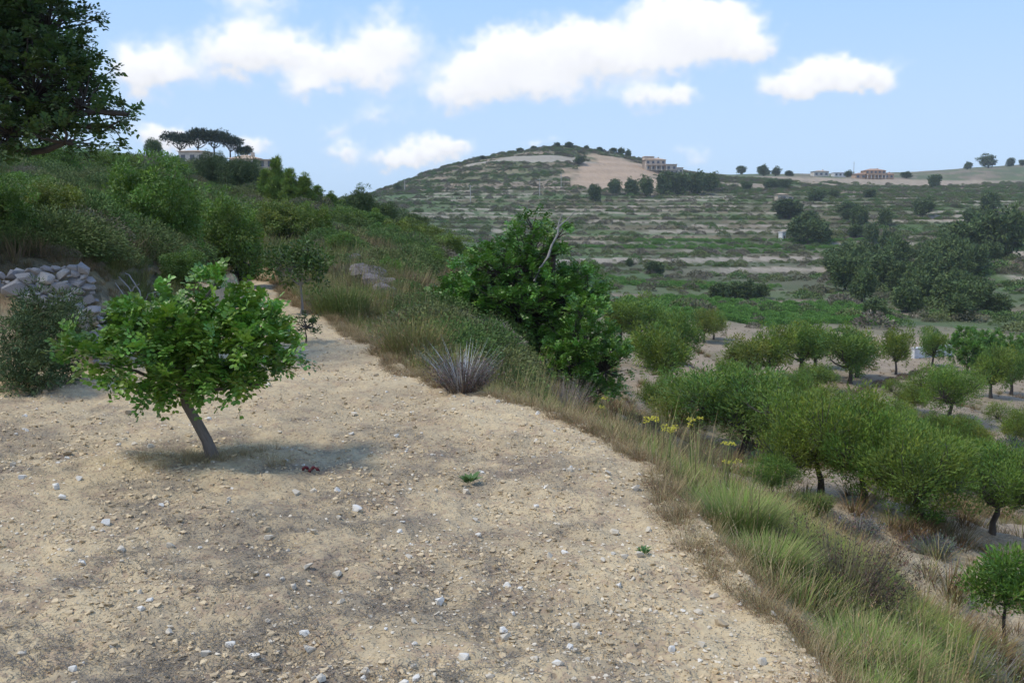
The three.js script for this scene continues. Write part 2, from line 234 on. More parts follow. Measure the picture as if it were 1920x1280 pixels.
function landColor(x, z, y, slope) {
  const r = Math.hypot(x, z), t = x / Math.max(-z, 1), n1 = fbm(x / 5, z / 5, 4), n2 = fbm(x * 1.3, z * 1.3, 3), s = r < 60 ? rimDist(x, z) : 50;
  let c;
  if (s < 0.4 && r < 40) c = [0.49, 0.38, 0.225];
  else if (t > 0.05 && r < 118) {
    c = mix3(R3.orchard, R3.dry, sst(0.45, 0.7, n1) * 0.7); c = mix3(c, R3.brown, sst(0.34, 0.75, slope) * 0.75);
    c = mix3([0.47, 0.375, 0.24], c, sst(13, 17, r)); if (r < 30) c = mix3(mix3(R3.brown, R3.dry, sst(0.3, 0.7, n2)), c, sst(3.0, 5.5, s + (n1 - 0.5) * 2));
    c = mix3(c, R3.scrub, sst(90, 118, r) * 0.6);
  } else if (r < 150 && t <= 0.05) c = mix3(mix3(R3.dry, R3.brown, sst(0.35, 0.65, n1)), R3.scrub, sst(0.42, 0.62, fbm(x / 8 + 20, z / 8, 3)) * 0.8);
  else {
    const band = fbm(x / 60 + 5, (z + 0.25 * x) / 9, 4), band2 = fbm(x / 25, z / 5 + 30, 3);
    const plot = fbm(x / 42 + 90, (z + 0.25 * x) / 11 + 7, 2); c = mix3(R3.scrub, R3.dry, sst(0.42, 0.66, band) * 0.8); c = mix3(c, [0.11, 0.15, 0.05], sst(0.52, 0.6, plot) * 0.8); c = mix3(c, [0.27, 0.205, 0.14], sst(0.46, 0.38, plot) * 0.8); if (t > -0.14 && r > 165 && r < 450) { const [k, f] = terraceAt(x, z), hsh = fbm(x / 55 + k * 7.3, k * 3.7 + 0.5, 2), broken = fbm(x / 9 + k * 5.1, k * 1.9, 3), gap = sst(0.3, 0.4, broken); c = mix3(c, hsh > 0.56 ? [0.09, 0.145, 0.042] : hsh > 0.4 ? [0.1, 0.115, 0.048] : hsh > 0.3 ? [0.15, 0.13, 0.07] : [0.25, 0.195, 0.125], 0.85); if (f > 0.8) c = mix3(c, [0.42, 0.36, 0.28], sst(0.84, 0.9, f) * gap * sst(0.42, 0.56, fbm(x / 40 + k * 2.3, k * 4.1, 2)) * 0.9); }
    const hl = sst(420, 470, r) * (1 - sst(0.1, 0.14, t)); c = mix3(c, R3.sand, sst(0.64, 0.78, band2) * lerp(0.3, 0.35, hl)); if (r > 440 || r < 170) c = mix3(c, R3.sand, sst(0.2, 0.42, slope) * sst(0.4, 0.62, fbm(x / 18 + 60, z / 6, 3)) * lerp(0.95, 0.35, hl));
  }
  c = mix3(c, R3.green, inSpots(VINE, x, z)); c = mix3(c, R3.bare, inSpots(BARE, x, z)); c = mix3(c, R3.sand, inSpots(PLAT, x, z)); c = mix3(c, R3.pale, inSpots(GRADE, x, z) * 0.8);
  const k = 0.8 + 0.4 * n2; return [c[0] * k, c[1] * k, c[2] * k];
}
function grid(ni, nj, fn, closed, keep) {
  const p = new Float32Array(ni * nj * 3), idx = [];
  for (let i = 0; i < ni; i++) for (let j = 0; j < nj; j++) p.set(fn(i, j), (i * nj + j) * 3);
  for (let i = 0; i < (closed ? ni : ni - 1); i++) for (let j = 0; j < nj - 1; j++) { const a = i * nj + j, b = ((i + 1) % ni) * nj + j; if (keep && !(keep[a] && keep[b] && keep[a + 1] && keep[b + 1])) continue; idx.push(a, a + 1, b, b, a + 1, b + 1); }
  const g = new THREE.BufferGeometry(); g.setAttribute('position', new THREE.BufferAttribute(p, 3)); g.setIndex(idx); g.computeVertexNormals(); return g;
}
function paint(g, fn, tile) { const p = g.attributes.position, n = g.attributes.normal, c = new Float32Array(p.count * 3), uv = new Float32Array(p.count * 2); for (let i = 0; i < p.count; i++) { c.set(fn(p.getX(i), p.getZ(i), p.getY(i), Math.sqrt(Math.max(0, 1 - n.getY(i) ** 2)) / Math.max(0.05, Math.abs(n.getY(i)))), i * 3); uv[i * 2] = p.getX(i) / tile; uv[i * 2 + 1] = p.getZ(i) / tile; } g.setAttribute('color', new THREE.BufferAttribute(c, 3)); g.setAttribute('uv', new THREE.BufferAttribute(uv, 2)); return g; }
{
  const angles = [], radii = [0.4];
  for (let a = -0.62; a <= 0.62; a += 0.00215) angles.push(a);
  for (let a = 0.66; a < 2 * Math.PI - 0.64; a += 0.055) angles.push(a);
  for (let r = 1.4; r < 100; r *= 1.0195) radii.push(r);
  for (let r = 100; r < 620; r += 1.75) radii.push(r);
  for (let r = 625; r < 1800; r *= 1.035) radii.push(r);
  const g = grid(angles.length, radii.length, (i, j) => { const x = Math.sin(angles[i]) * radii[j], z = -Math.cos(angles[i]) * radii[j]; return [x, height(x, z) - 0.09 * (1 - sst(-0.35, 0.1, radii[j] < 45 ? rimDist(x, z) : 50)), z]; }, true);
  paint(g, landColor, 2.6);
  put(new THREE.Mesh(g, M.land), 'terrain', 'scrubby hillside, terraced valley and far slopes', null, null, 'structure');
}
const litterMask = (x, z) => { const a = fbm(x * 0.75 + 11, z * 0.6 + 3, 4), b = fbm(x * 3.1 + 40, z * 2.6, 3); return sst(0.47, 0.66, a * 0.72 + b * 0.32) * sst(-12.5, -7.2, z) * (1 - sst(0.15, 1.4, x + 0.09 * z + 0.6)); };
const fieldTop = (x, z) => height(x, z) + (fbm(x * 7, z * 7, 3) - 0.5) * 0.05 + (fbm(x * 22, z * 22 + 3, 2) - 0.5) * 0.022;
{
  const NI = 430, NJ = 470, keep = new Uint8Array(NI * NJ), ds = []; for (let j = 0, d = 1.5; j < NJ; j++) { ds.push(d); d *= 1.0064; }
  const g = grid(NI, NJ, (i, j) => { const d = ds[j], x = lerp(-0.72, 0.66, i / (NI - 1)) * d, z = -d, s = sdf(x, z); keep[i * NJ + j] = s < 0.35 ? 1 : 0; return [x, fieldTop(x, z) + 0.012 - 0.16 * sst(0.02, 0.32, s), z]; }, false, keep);
  // second pass for the kept cells
  const idx = []; for (let i = 0; i < NI - 1; i++) for (let j = 0; j < NJ - 1; j++) { const a = i * NJ + j, b = a + NJ; if (keep[a] && keep[b] && keep[a + 1] && keep[b + 1]) idx.push(a, a + 1, b, b, a + 1, b + 1); }
  g.setIndex(idx); g.computeVertexNormals();
  paint(g, (x, z) => { const n = fbm(x * 0.9, z * 0.9, 4), m = fbm(x * 5, z * 5, 3), l = litterMask(x, z); let c = mix3([0.53, 0.42, 0.255], [0.43, 0.34, 0.21], sst(0.35, 0.65, n)); c = mix3(c, [0.19, 0.155, 0.115], l * 0.85 * sst(0.32, 0.62, m)); c = mix3(c, [0.6, 0.475, 0.285], sst(0.5, 0.75, m) * 0.4); return c; }, 2.2);
  put(new THREE.Mesh(g, M.field), 'field', 'dry stony tilled soil of the upper terrace', null, null, 'structure');
}

// ---------------------------------------------------------------- leaf and branch geometry
const V = (x, y, z) => new THREE.Vector3(x, y, z);
class Soup {
  constructor() { this.p = []; this.c = []; this.i = []; }
  leaf(o, d, n, L, W, col, oval) { // o base, d direction, n face normal
    let sx = d.y * n.z - d.z * n.y, sy = d.z * n.x - d.x * n.z, sz = d.x * n.y - d.y * n.x; const l = Math.hypot(sx, sy, sz) || 1; sx /= l; sy /= l; sz /= l;
    const k = this.p.length / 3, w = W / 2, P = (f, s, e) => { this.p.push(o.x + d.x * L * f + sx * w * s + n.x * W * e, o.y + d.y * L * f + sy * w * s + n.y * W * e, o.z + d.z * L * f + sz * w * s + n.z * W * e); this.c.push(...col); };
    if (oval) { P(0, 0, 0); P(0.3, 0.92, 0.12); P(0.75, 0.86, 0.1); P(1, 0, -0.12); P(0.75, -0.86, 0.1); P(0.3, -0.92, 0.12); this.i.push(k, k + 1, k + 2, k, k + 2, k + 3, k, k + 3, k + 4, k, k + 4, k + 5); }
    else { P(0, 0, 0); P(0.45, 1, 0.14); P(1, 0, -0.1); P(0.45, -1, 0.14); this.i.push(k, k + 1, k + 2, k, k + 2, k + 3); }
  }
  blade(o, d, bend, L, W, col, col2) { const k = this.p.length / 3; let sx = -d.z, sz = d.x; const l = Math.hypot(sx, sz); if (l < 1e-3) { sx = 1; sz = 0; } else { sx /= l; sz /= l; } const w = W / 2, Q = (f, s, g, c) => { this.p.push(o.x + d.x * L * f + bend.x * L * g + sx * w * s, o.y + d.y * L * f + bend.y * L * g, o.z + d.z * L * f + bend.z * L * g + sz * w * s); this.c.push(...c); };
    Q(0, 1, 0, col); Q(0, -1, 0, col); Q(0.55, 0.8, 0.3, col2 ?? col); Q(0.55, -0.8, 0.3, col2 ?? col); Q(1, 0, 1, col2 ?? col); this.i.push(k, k + 1, k + 2, k + 2, k + 1, k + 3, k + 2, k + 3, k + 4); }
  geo() { const g = new THREE.BufferGeometry(); g.setAttribute('position', new THREE.Float32BufferAttribute(this.p, 3)); g.setAttribute('color', new THREE.Float32BufferAttribute(this.c, 3)); g.setIndex(this.i); g.computeVertexNormals(); return g; }
}
class Wood {
  constructor() { this.p = []; this.u = []; this.i = []; }
  tube(pts, rad, sides = 6, wob = 0, r = Math.random) {
    const k0 = this.p.length / 3; let len = 0;
    for (let j = 0; j < pts.length; j++) {
      const a = pts[Math.max(0, j - 1)], b = pts[Math.min(pts.length - 1, j + 1)], t = b.clone().sub(a).normalize(), s = Math.abs(t.y) < 0.9 ? V(0, 1, 0).cross(t).normalize() : V(1, 0, 0).cross(t).normalize(), q = t.clone().cross(s);
      if (j) len += pts[j].distanceTo(pts[j - 1]);
      for (let m = 0; m <= sides; m++) { const f = m / sides * Math.PI * 2, R = rad[j] * (1 + wob * (vn(m % sides * 1.7 + 9, len * 9) - 0.5)); this.p.push(pts[j].x + (s.x * Math.cos(f) + q.x * Math.sin(f)) * R, pts[j].y + (s.y * Math.cos(f) + q.y * Math.sin(f)) * R, pts[j].z + (s.z * Math.cos(f) + q.z * Math.sin(f)) * R); this.u.push(m / sides * 0.6, len * 1.2); }
    }
    const n = sides + 1; for (let j = 0; j < pts.length - 1; j++) for (let m = 0; m < sides; m++) { const a = k0 + j * n + m; this.i.push(a, a + 1, a + n, a + 1, a + n + 1, a + n); }
  }
  geo() { const g = new THREE.BufferGeometry(); g.setAttribute('position', new THREE.Float32BufferAttribute(this.p, 3)); g.setAttribute('uv', new THREE.Float32BufferAttribute(this.u, 2)); g.setIndex(this.i); g.computeVertexNormals(); return g; }
}
const rdir = (r) => { const z = r() * 2 - 1, a = r() * 6.283, s = Math.sqrt(1 - z * z); return V(s * Math.cos(a), z, s * Math.sin(a)); };
const curve = (a, b, n, sag, r) => { const o = [], m = a.distanceTo(b) * sag, off = rdir(r).multiplyScalar(m); for (let k = 0; k <= n; k++) { const f = k / n; o.push(a.clone().lerp(b, f).addScaledVector(off, Math.sin(f * Math.PI)).add(rdir(r).multiplyScalar(k && k < n ? m * 0.25 : 0))); } return o; };

// one woody plant: lobes = ellipsoids [x, y, z, rx, ry, rz]; leaves gather in clumps near the lobes' skins, each clump on its own branch
function plant(o) {
  const r = rng(o.seed), wood = new Wood(), soup = new Soup(), lobes = o.lobes;
  const total = lobes.reduce((s, l) => s + l[3] * l[4] * l[5], 0), forks = [];
  if (o.trunk) { // trunk = list of points, radii
    const n = o.trunk.length; wood.tube(o.trunk, o.trunk.map((_, i) => o.trunkR * lerp(1, 0.62, i / (n - 1)) * (i === 0 ? 1.35 : 1)), o.sides ?? 8, 0.35, r);
  }
  const top = o.trunk ? o.trunk[o.trunk.length - 1] : V(0, 0, 0);
  for (const l of lobes) { const c = V(l[0], l[1] - l[4] * 0.35, l[2]); const pts = curve(top, c, 4, 0.12, r); if (!o.noLimbs) wood.tube(pts, pts.map((_, i) => (o.limbR ?? o.trunkR * 0.5) * lerp(1, 0.45, i / 4)), 6, 0.3, r); forks.push([c, l]); }
  const col0 = V(0, 0, 0), clumps = [];
  for (const [fc, l] of forks) {
    const n = Math.max(3, Math.round(o.clumps * (l[3] * l[4] * l[5]) / total));
    for (let k = 0; k < n; k++) {
      const d = rdir(r); if (d.y < -0.1 && r() < (o.hollow ?? 0.55)) d.y = -d.y * r();
      const f = lerp(o.inner ?? 0.5, 1.05, Math.sqrt(r())) * (0.8 + 0.4 * r() ** 2), c = V(l[0] + d.x * l[3] * f, l[1] + d.y * l[4] * f, l[2] + d.z * l[5] * f);
      if (c.y < (o.floor ?? 0.02)) c.y = (o.floor ?? 0.02) + 0.08 * r() * l[4];
      clumps.push([c, d, fc]);
    }
  }
  for (const [c, out, fc] of clumps) {
    if (o.twigs !== false && r() < (o.twigShare ?? 1)) { const pts = curve(fc, c, 3, 0.12, r); wood.tube(pts, [1, 0.75, 0.55, 0.3].map((q) => q * (o.twigR ?? 0.012)), 4, 0, r); }
    const tone = 1 + (r() - 0.5) * (o.toneVar ?? 0.3), warm = (r() - 0.5) * (o.warmVar ?? 0.25), young = r() < (o.young ?? 0.1) ? 1.35 : 1, axis = out.clone().multiplyScalar(0.7).add(rdir(r).multiplyScalar(0.6)).add(V(0, o.rise ?? 0.35, 0)).normalize();
    for (let k = 0; k < o.leaves; k++) {
      const tint = tone * (0.82 + 0.36 * r()) * young, w2 = warm + (r() - 0.5) * 0.12, col = [o.color[0] * tint * (1 + w2 * 1.2), o.color[1] * tint * (1 + w2 * 0.25), o.color[2] * tint * (1 - w2 * 0.8)];
      if (o.compound) { // a rachis with paired leaflets
        const dir = axis.clone().add(rdir(r).multiplyScalar(0.75)).normalize(), st = c.clone().addScaledVector(rdir(r), o.clumpR * 0.5 * r()), nrm = V(0, 1, 0).add(rdir(r).multiplyScalar(0.55)).normalize();
        let side = dir.clone().cross(nrm).normalize(); nrm.copy(side).cross(dir).normalize(); if (nrm.y < 0) { nrm.negate(); }
        const L = o.rachis * (0.75 + 0.5 * r()), pairs = o.compound;
        for (let q = 0; q < pairs; q++) for (const sg of [-1, 1]) { const f = (q + 0.7 + 0.25 * r()) / pairs, b = st.clone().addScaledVector(dir, L * f); b.y -= L * f * f * 0.18; const ld = side.clone().multiplyScalar(sg).addScaledVector(dir, q === pairs - 1 ? 0.9 : 0.35).add(rdir(r).multiplyScalar(0.25)).normalize(), ln = nrm.clone().add(rdir(r).multiplyScalar(0.38)).normalize(), s = 0.75 + 0.45 * r(); soup.leaf(b, ld, ln, o.leafL * s, o.leafW * s, col.map((x) => x * (0.9 + 0.2 * r())), o.oval); }
      } else {
        const off = rdir(r), rr = Math.cbrt(r()); const st = c.clone(); st.x += off.x * o.clumpR * rr; st.y += off.y * o.clumpR * rr * (o.flat ?? 0.8); st.z += off.z * o.clumpR * rr;
        const ld = off.multiplyScalar(o.radial ?? 0.5).addScaledVector(axis, o.along ?? 0.4).add(rdir(r).multiplyScalar(0.6)); ld.y -= o.droop ?? 0; ld.normalize();
        const ln = rdir(r).add(V(0, o.up ?? 0.6, 0)).normalize(), s = 0.7 + 0.6 * r(); soup.leaf(st, ld, ln, o.leafL * s, o.leafW * s, col, o.oval);
      }
    }
  }
  return { wood: wood.p.length ? wood.geo() : null, crown: soup.geo(), H: o.H };
}
function thingOf(pl, woodName, crownName, woodMat, leafMat) { const g = new THREE.Group(); if (pl.wood) part(woodName, pl.wood, woodMat, g); part(crownName, pl.crown, leafMat, g); g.userData.H = pl.H; return g; }
// random lobes for orchard trees and shrubs; sizes in metres
function domeLobes(seed, n, R, y0, y1) { const r = rng(seed), l = []; for (let k = 0; k < n; k++) { const a = (k + 0.6 * r()) / n * 6.283, q = R * (k ? 0.3 + 0.42 * r() : 0.05), h = lerp(y0, y1, 0.35 + 0.38 * r()); l.push([Math.cos(a) * q, h, Math.sin(a) * q, R * (0.3 + 0.28 * r()), (y1 - y0) * (0.24 + 0.2 * r()), R * (0.3 + 0.28 * r())]); } return l; }

const protos = {};
const GREEN = { almond: [0.165, 0.245, 0.034], carob: [0.12, 0.25, 0.034], pine: [0.08, 0.125, 0.034], pineYoung: [0.16, 0.24, 0.035], mastic: [0.135, 0.215, 0.032], olive: [0.09, 0.12, 0.085], scrub: [0.06, 0.075, 0.025], broom: [0.1, 0.135, 0.03], straw: [0.33, 0.26, 0.13], grey: [0.2, 0.185, 0.155], brown: [0.12, 0.085, 0.055] };
protos.almond = [0, 1, 2, 3, 4].map((k) => { const r = rng(100 + k), f = V((r() - 0.5) * 0.3, 0.62 + 0.2 * r(), (r() - 0.5) * 0.3); return thingOf(plant({ seed: 110 + k, H: 2.6, lobes: domeLobes(120 + k, 9, 1.3, 0.2, 2.5), trunk: [V(0, -0.15, 0), V(f.x * 0.3 + 0.04, f.y * 0.4, f.z * 0.2), V(f.x * 0.8, f.y * 0.75, f.z * 0.7), f], trunkR: 0.08, limbR: 0.045, clumps: 230, leaves: 76, clumpR: 0.23, leafL: 0.1, leafW: 0.022, color: GREEN.almond, flat: 1.5, rise: 1.0, along: 1.0, radial: 0.3, toneVar: 0.5, warmVar: 0.4, up: 0.5, hollow: 0.2, inner: 0.35, young: 0.16, floor: 0.4 }), 'trunk', 'crown', M.barkDark, M.leaf); });
protos.almondFar = [0, 1, 2].map((k) => thingOf(plant({ seed: 140 + k, H: 2.6, lobes: domeLobes(150 + k, 8, 1.25, 0.4, 2.5), trunk: [V(0, -0.2, 0), V(0.05, 0.3, 0), V(0.02, 0.72, 0.05)], trunkR: 0.11, limbR: 0.06, clumps: 130, leaves: 52, clumpR: 0.27, leafL: 0.16, leafW: 0.045, color: GREEN.almond, flat: 1.3, rise: 0.9, along: 0.8, toneVar: 0.5, warmVar: 0.4, twigs: false, hollow: 0.25, inner: 0.4, floor: 0.45 }), 'trunk', 'crown', M.barkDark, M.leaf));
protos.shrub = [0, 1, 2, 3].map((k) => thingOf(plant({ seed: 160 + k, H: 2, lobes: domeLobes(170 + k, 8, 1.1, -0.25, 1.95), trunk: [V(0, -0.2, 0), V(0.03, 0.1, 0), V(0.02, 0.3, 0)], trunkR: 0.09, limbR: 0.045, clumps: 260, leaves: 60, clumpR: 0.19, leafL: 0.085, leafW: 0.042, color: GREEN.mastic, twigs: false, up: 0.7, hollow: 0.05, inner: 0.55, young: 0.2 }), 'stem', 'foliage', M.barkDark, M.leaf));
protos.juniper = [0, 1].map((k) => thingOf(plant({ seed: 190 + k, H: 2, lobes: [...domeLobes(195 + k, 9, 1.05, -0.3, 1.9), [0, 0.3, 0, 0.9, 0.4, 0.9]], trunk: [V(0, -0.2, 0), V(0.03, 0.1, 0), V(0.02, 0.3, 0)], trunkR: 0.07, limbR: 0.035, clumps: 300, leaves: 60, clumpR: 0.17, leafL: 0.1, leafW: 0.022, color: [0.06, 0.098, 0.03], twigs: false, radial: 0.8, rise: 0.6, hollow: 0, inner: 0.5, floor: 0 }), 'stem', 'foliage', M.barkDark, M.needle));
protos.carobBush = [0, 1].map((k) => thingOf(plant({ seed: 180 + k, H: 2, lobes: domeLobes(185 + k, 7, 1.0, 0.2, 1.95), trunk: [V(0, -0.2, 0), V(0.03, 0.15, 0), V(0.02, 0.4, 0)], trunkR: 0.09, limbR: 0.05, clumps: 230, leaves: 9, compound: 4, hollow: 0.1, rachis: 0.2, clumpR: 0.2, leafL: 0.07, leafW: 0.05, color: GREEN.carob, twigs: false, inner: 0.6, young: 0.2 }), 'stem', 'foliage', M.barkDark, M.leaf));
protos.pine = [0, 1, 2].map((k) => thingOf(plant({ seed: 200 + k, H: 4, lobes: domeLobes(205 + k, 9, 1.7, 0.3, 3.95), trunk: [V(0, -0.4, 0), V(0.08, 0.8, 0.05), V(0.02, 1.9, 0)], trunkR: 0.14, limbR: 0.06, clumps: 260, leaves: 44, clumpR: 0.34, leafL: 0.26, leafW: 0.05, radial: 1.1, along: 0.5, color: GREEN.pine, twigs: false, inner: 0.5, rise: 0.7, hollow: 0.15 }), 'trunk', 'crown', M.barkDark, M.needle));
protos.youngPine = [0, 1, 2].map((k) => { const r = rng(220 + k), l = [[0, 3.3, 0, 0.3, 0.65, 0.3]]; for (let j = 0; j < 11; j++) { const y = 0.5 + 2.6 * j / 11, q = 0.8 * (1 - j / 14), a = j * 2.4 + r(); l.push([Math.cos(a) * q * 0.6, y + 0.25, Math.sin(a) * q * 0.6, 0.5 * q + 0.16, 0.5, 0.5 * q + 0.16]); } return thingOf(plant({ seed: 230 + k, H: 4, lobes: l, trunk: [V(0, -0.3, 0), V(0.03, 1.2, 0), V(0, 2.6, 0), V(0.02, 3.5, 0)], trunkR: 0.07, limbR: 0.02, clumps: 230, leaves: 44, clumpR: 0.2, leafL: 0.28, leafW: 0.04, radial: 0.5, along: 1.1, rise: 1.2, color: GREEN.pineYoung, twigs: false, inner: 0.4, floor: 0.2 }), 'trunk', 'crown', M.barkDark, M.needle); });
protos.farPine = [0, 1, 2, 3].map((k) => thingOf(plant({ seed: 240 + k, H: 5, lobes: domeLobes(245 + k, 9, 2.1, -0.2, 4.9), trunk: [V(0, -0.6, 0), V(0.05, 0.9, 0), V(0, 2.2, 0)], trunkR: 0.2, limbR: 0.1, clumps: 170, leaves: 22, clumpR: 0.45, leafL: 0.5, leafW: 0.2, radial: 0.9, color: GREEN.pine, twigs: false, inner: 0.62, rise: 0.5, hollow: 0.1, floor: 0.1 }), 'trunk', 'crown', M.barkDark, M.needle));
protos.stonePine = [0, 1, 2].map((k) => { const r = rng(260 + k), l = []; for (let j = 0; j < 7; j++) { const a = j * 0.9 + r(), q = j ? 2.2 * (0.5 + 0.5 * r()) : 0; l.push([Math.cos(a) * q, 5.5 + 0.5 * r(), Math.sin(a) * q, 1.7, 1.0 + 0.3 * r(), 1.7]); } return thingOf(plant({ seed: 265 + k, H: 7, lobes: l, trunk: [V(0, -0.5, 0), V(0.1, 1.8, 0), V(0, 3.6, 0)], trunkR: 0.24, limbR: 0.11, clumps: 150, leaves: 20, clumpR: 0.5, leafL: 0.5, leafW: 0.16, radial: 0.9, color: [0.022, 0.045, 0.018], twigs: false, inner: 0.6, rise: 0.6, hollow: 0.7 }), 'trunk', 'crown', M.barkDark, M.needle); });

function place(kind, k, p, sx, sy, turn, name, label, category, group, tint) {
  const list = protos[kind], o = list[k % list.length].clone(); o.position.copy(p); o.scale.set(sx, sy ?? sx, sx); o.rotation.y = turn ?? 0; if (tint) o.children[o.children.length - 1].material = tint;
  return put(o, name, label, category, group);
}
let serial = 0;
const LEAFS = [[1, 1, 1], [1.12, 1.04, 0.95], [0.84, 0.96, 1.05], [1.0, 1.1, 1.1], [1.22, 1.02, 1.1]].map((c) => { const m = M.leaf.clone(); m.color = lin(...c); return m; });
// survey entry: base pixel, height and width in pixels, metres worked out from where the ray meets the ground (or a given distance)
function grow(kind, u, vb, hpx, wpx, name, label, category, group, opt = {}) {
  let p = opt.d ? at(u, vb, opt.d) : hit(u, vb); if (!p) p = at(u, vb, 300);
  p.y = height(p.x, p.z); const d = -p.z, proto = protos[kind][0], wide = { almond: 2.5, almondFar: 2.4, shrub: 2.2, juniper: 2.1, carobBush: 2.0, pine: 3.6, youngPine: 1.9, farPine: 4.4, stonePine: 7, olive: 2.4 }[kind];
  const sy = hpx / FPX * d / proto.userData.H, sx = wpx / FPX * d / wide; serial++;
  return place(kind, serial, p, sx, sy, serial * 2.4, name, label, category, group, /^almond|shrub/.test(kind) ? LEAFS[(serial * 7) % 5] : opt.mat);
}

// ---------------------------------------------------------------- the near carob trees
{
  const p = hit(390, 866), r = V(0, 0, 0);
  const lobes = [[-0.17, 0.8, 0, 0.5, 0.34, 0.46], [0.26, 0.8, 0.05, 0.38, 0.32, 0.4], [-0.62, 0.74, 0.06, 0.36, 0.17, 0.28], [0.14, 1.1, -0.05, 0.22, 0.16, 0.24], [0.1, 1.26, 0.02, 0.08, 0.08, 0.08], [0.4, 0.62, 0.1, 0.24, 0.16, 0.22], [-0.3, 0.95, 0.1, 0.34, 0.18, 0.3], [-0.05, 0.6, 0.12, 0.38, 0.14, 0.32]];
  const pl = plant({ seed: 11, H: 1.3, lobes, trunk: [V(0.02, -0.06, 0), V(0.03, 0.04, 0), V(0.0, 0.16, 0.01), V(-0.07, 0.28, 0), V(-0.14, 0.4, -0.01), V(-0.15, 0.5, 0)], trunkR: 0.046, sides: 12, limbR: 0.019, twigR: 0.006, clumps: 430, leaves: 5, compound: 4, rachis: 0.12, clumpR: 0.06, leafL: 0.039, leafW: 0.028, oval: true, color: [0.145, 0.275, 0.036], toneVar: 0.5, warmVar: 0.3, inner: 0.3, young: 0.35, hollow: 0.35, floor: 0.45, rise: 0.4, twigShare: 0.14 });
  const t = thingOf(pl, 'trunk', 'crown', M.bark, M.waxy); t.position.copy(p); t.scale.setScalar(0.99); put(t, 'carob_tree', 'small round-headed young carob tree with leaning trunk standing alone on the field', 'tree');
}
{
  const p = hit(985, 700); 
  const lobes = [[0, 1.05, 0, 0.95, 0.62, 0.8], [0.0, 1.72, 0, 0.42, 0.42, 0.42], [-0.8, 0.95, 0.1, 0.55, 0.45, 0.5], [0.6, 1.0, 0, 0.45, 0.5, 0.5], [-0.4, 0.5, 0.35, 0.5, 0.34, 0.4], [-0.3, 1.5, 0.1, 0.5, 0.35, 0.45], [0.35, 0.55, 0.3, 0.4, 0.35, 0.4], [0.1, 2.12, 0.0, 0.2, 0.22, 0.2], [0.35, 1.95, 0, 0.24, 0.16, 0.2]];
  const pl = plant({ seed: 21, H: 2.3, lobes, trunk: [V(0, -0.3, 0), V(0.05, 0.1, 0), V(-0.03, 0.35, 0), V(0.02, 0.6, 0)], trunkR: 0.12, limbR: 0.06, twigR: 0.012, clumps: 800, leaves: 6, compound: 4, rachis: 0.14, clumpR: 0.11, leafL: 0.043, leafW: 0.032, color: GREEN.carob, inner: 0.62, young: 0.25, toneVar: 0.4, floor: 0.1 });
  const t = thingOf(pl, 'trunk', 'crown', M.barkDark, M.waxy); t.position.copy(p); { const k = (at(985, 396, -p.z).y - p.y) / 2.3; t.scale.set(k * 1.14, k, k); }
  const w = new Wood(), r = rng(3); w.tube(curve(V(0.1, 1.35, 0.45), V(0.44, 2.28, 0.3), 6, 0.06, r), [0.02, 0.019, 0.017, 0.015, 0.012, 0.008, 0.004], 6, 0.3); w.tube(curve(V(0.36, 2.05, 0.35), V(0.6, 2.3, 0.3), 3, 0.1, r), [0.013, 0.01, 0.007, 0.004], 5, 0); part('dead_branch', w.geo(), M.deadWood, t);
  put(t, 'carob_tree', 'large bushy carob tree on the terrace edge with a bare grey branch near its top', 'tree');
  const q = at(1090, 702, 17.2); q.y = height(q.x, q.z);
  const bl = plant({ seed: 23, H: 2.2, lobes: [[0, 1.2, 0, 0.6, 0.6, 0.6], [0.4, 1.0, 0.1, 0.42, 0.6, 0.45], [-0.35, 0.85, 0.2, 0.45, 0.6, 0.45], [0.05, 1.85, 0, 0.34, 0.3, 0.34], [0.1, 0.45, 0.1, 0.6, 0.4, 0.5]], trunk: [V(0, -0.25, 0), V(0.02, 0.05, 0), V(0, 0.25, 0)], trunkR: 0.05, limbR: 0.028, clumps: 480, leaves: 6, compound: 4, rachis: 0.14, clumpR: 0.1, leafL: 0.048, leafW: 0.034, color: [0.14, 0.28, 0.036], inner: 0.55, young: 0.3, floor: 0.05 });
  const b = thingOf(bl, 'stem', 'foliage', M.barkDark, M.waxy); b.position.copy(q); b.scale.setScalar((at(1090, 548, -q.z).y - q.y) / 2.2); put(b, 'carob_bush', 'lower bright green carob bush touching the right side of the large carob', 'bush');
}
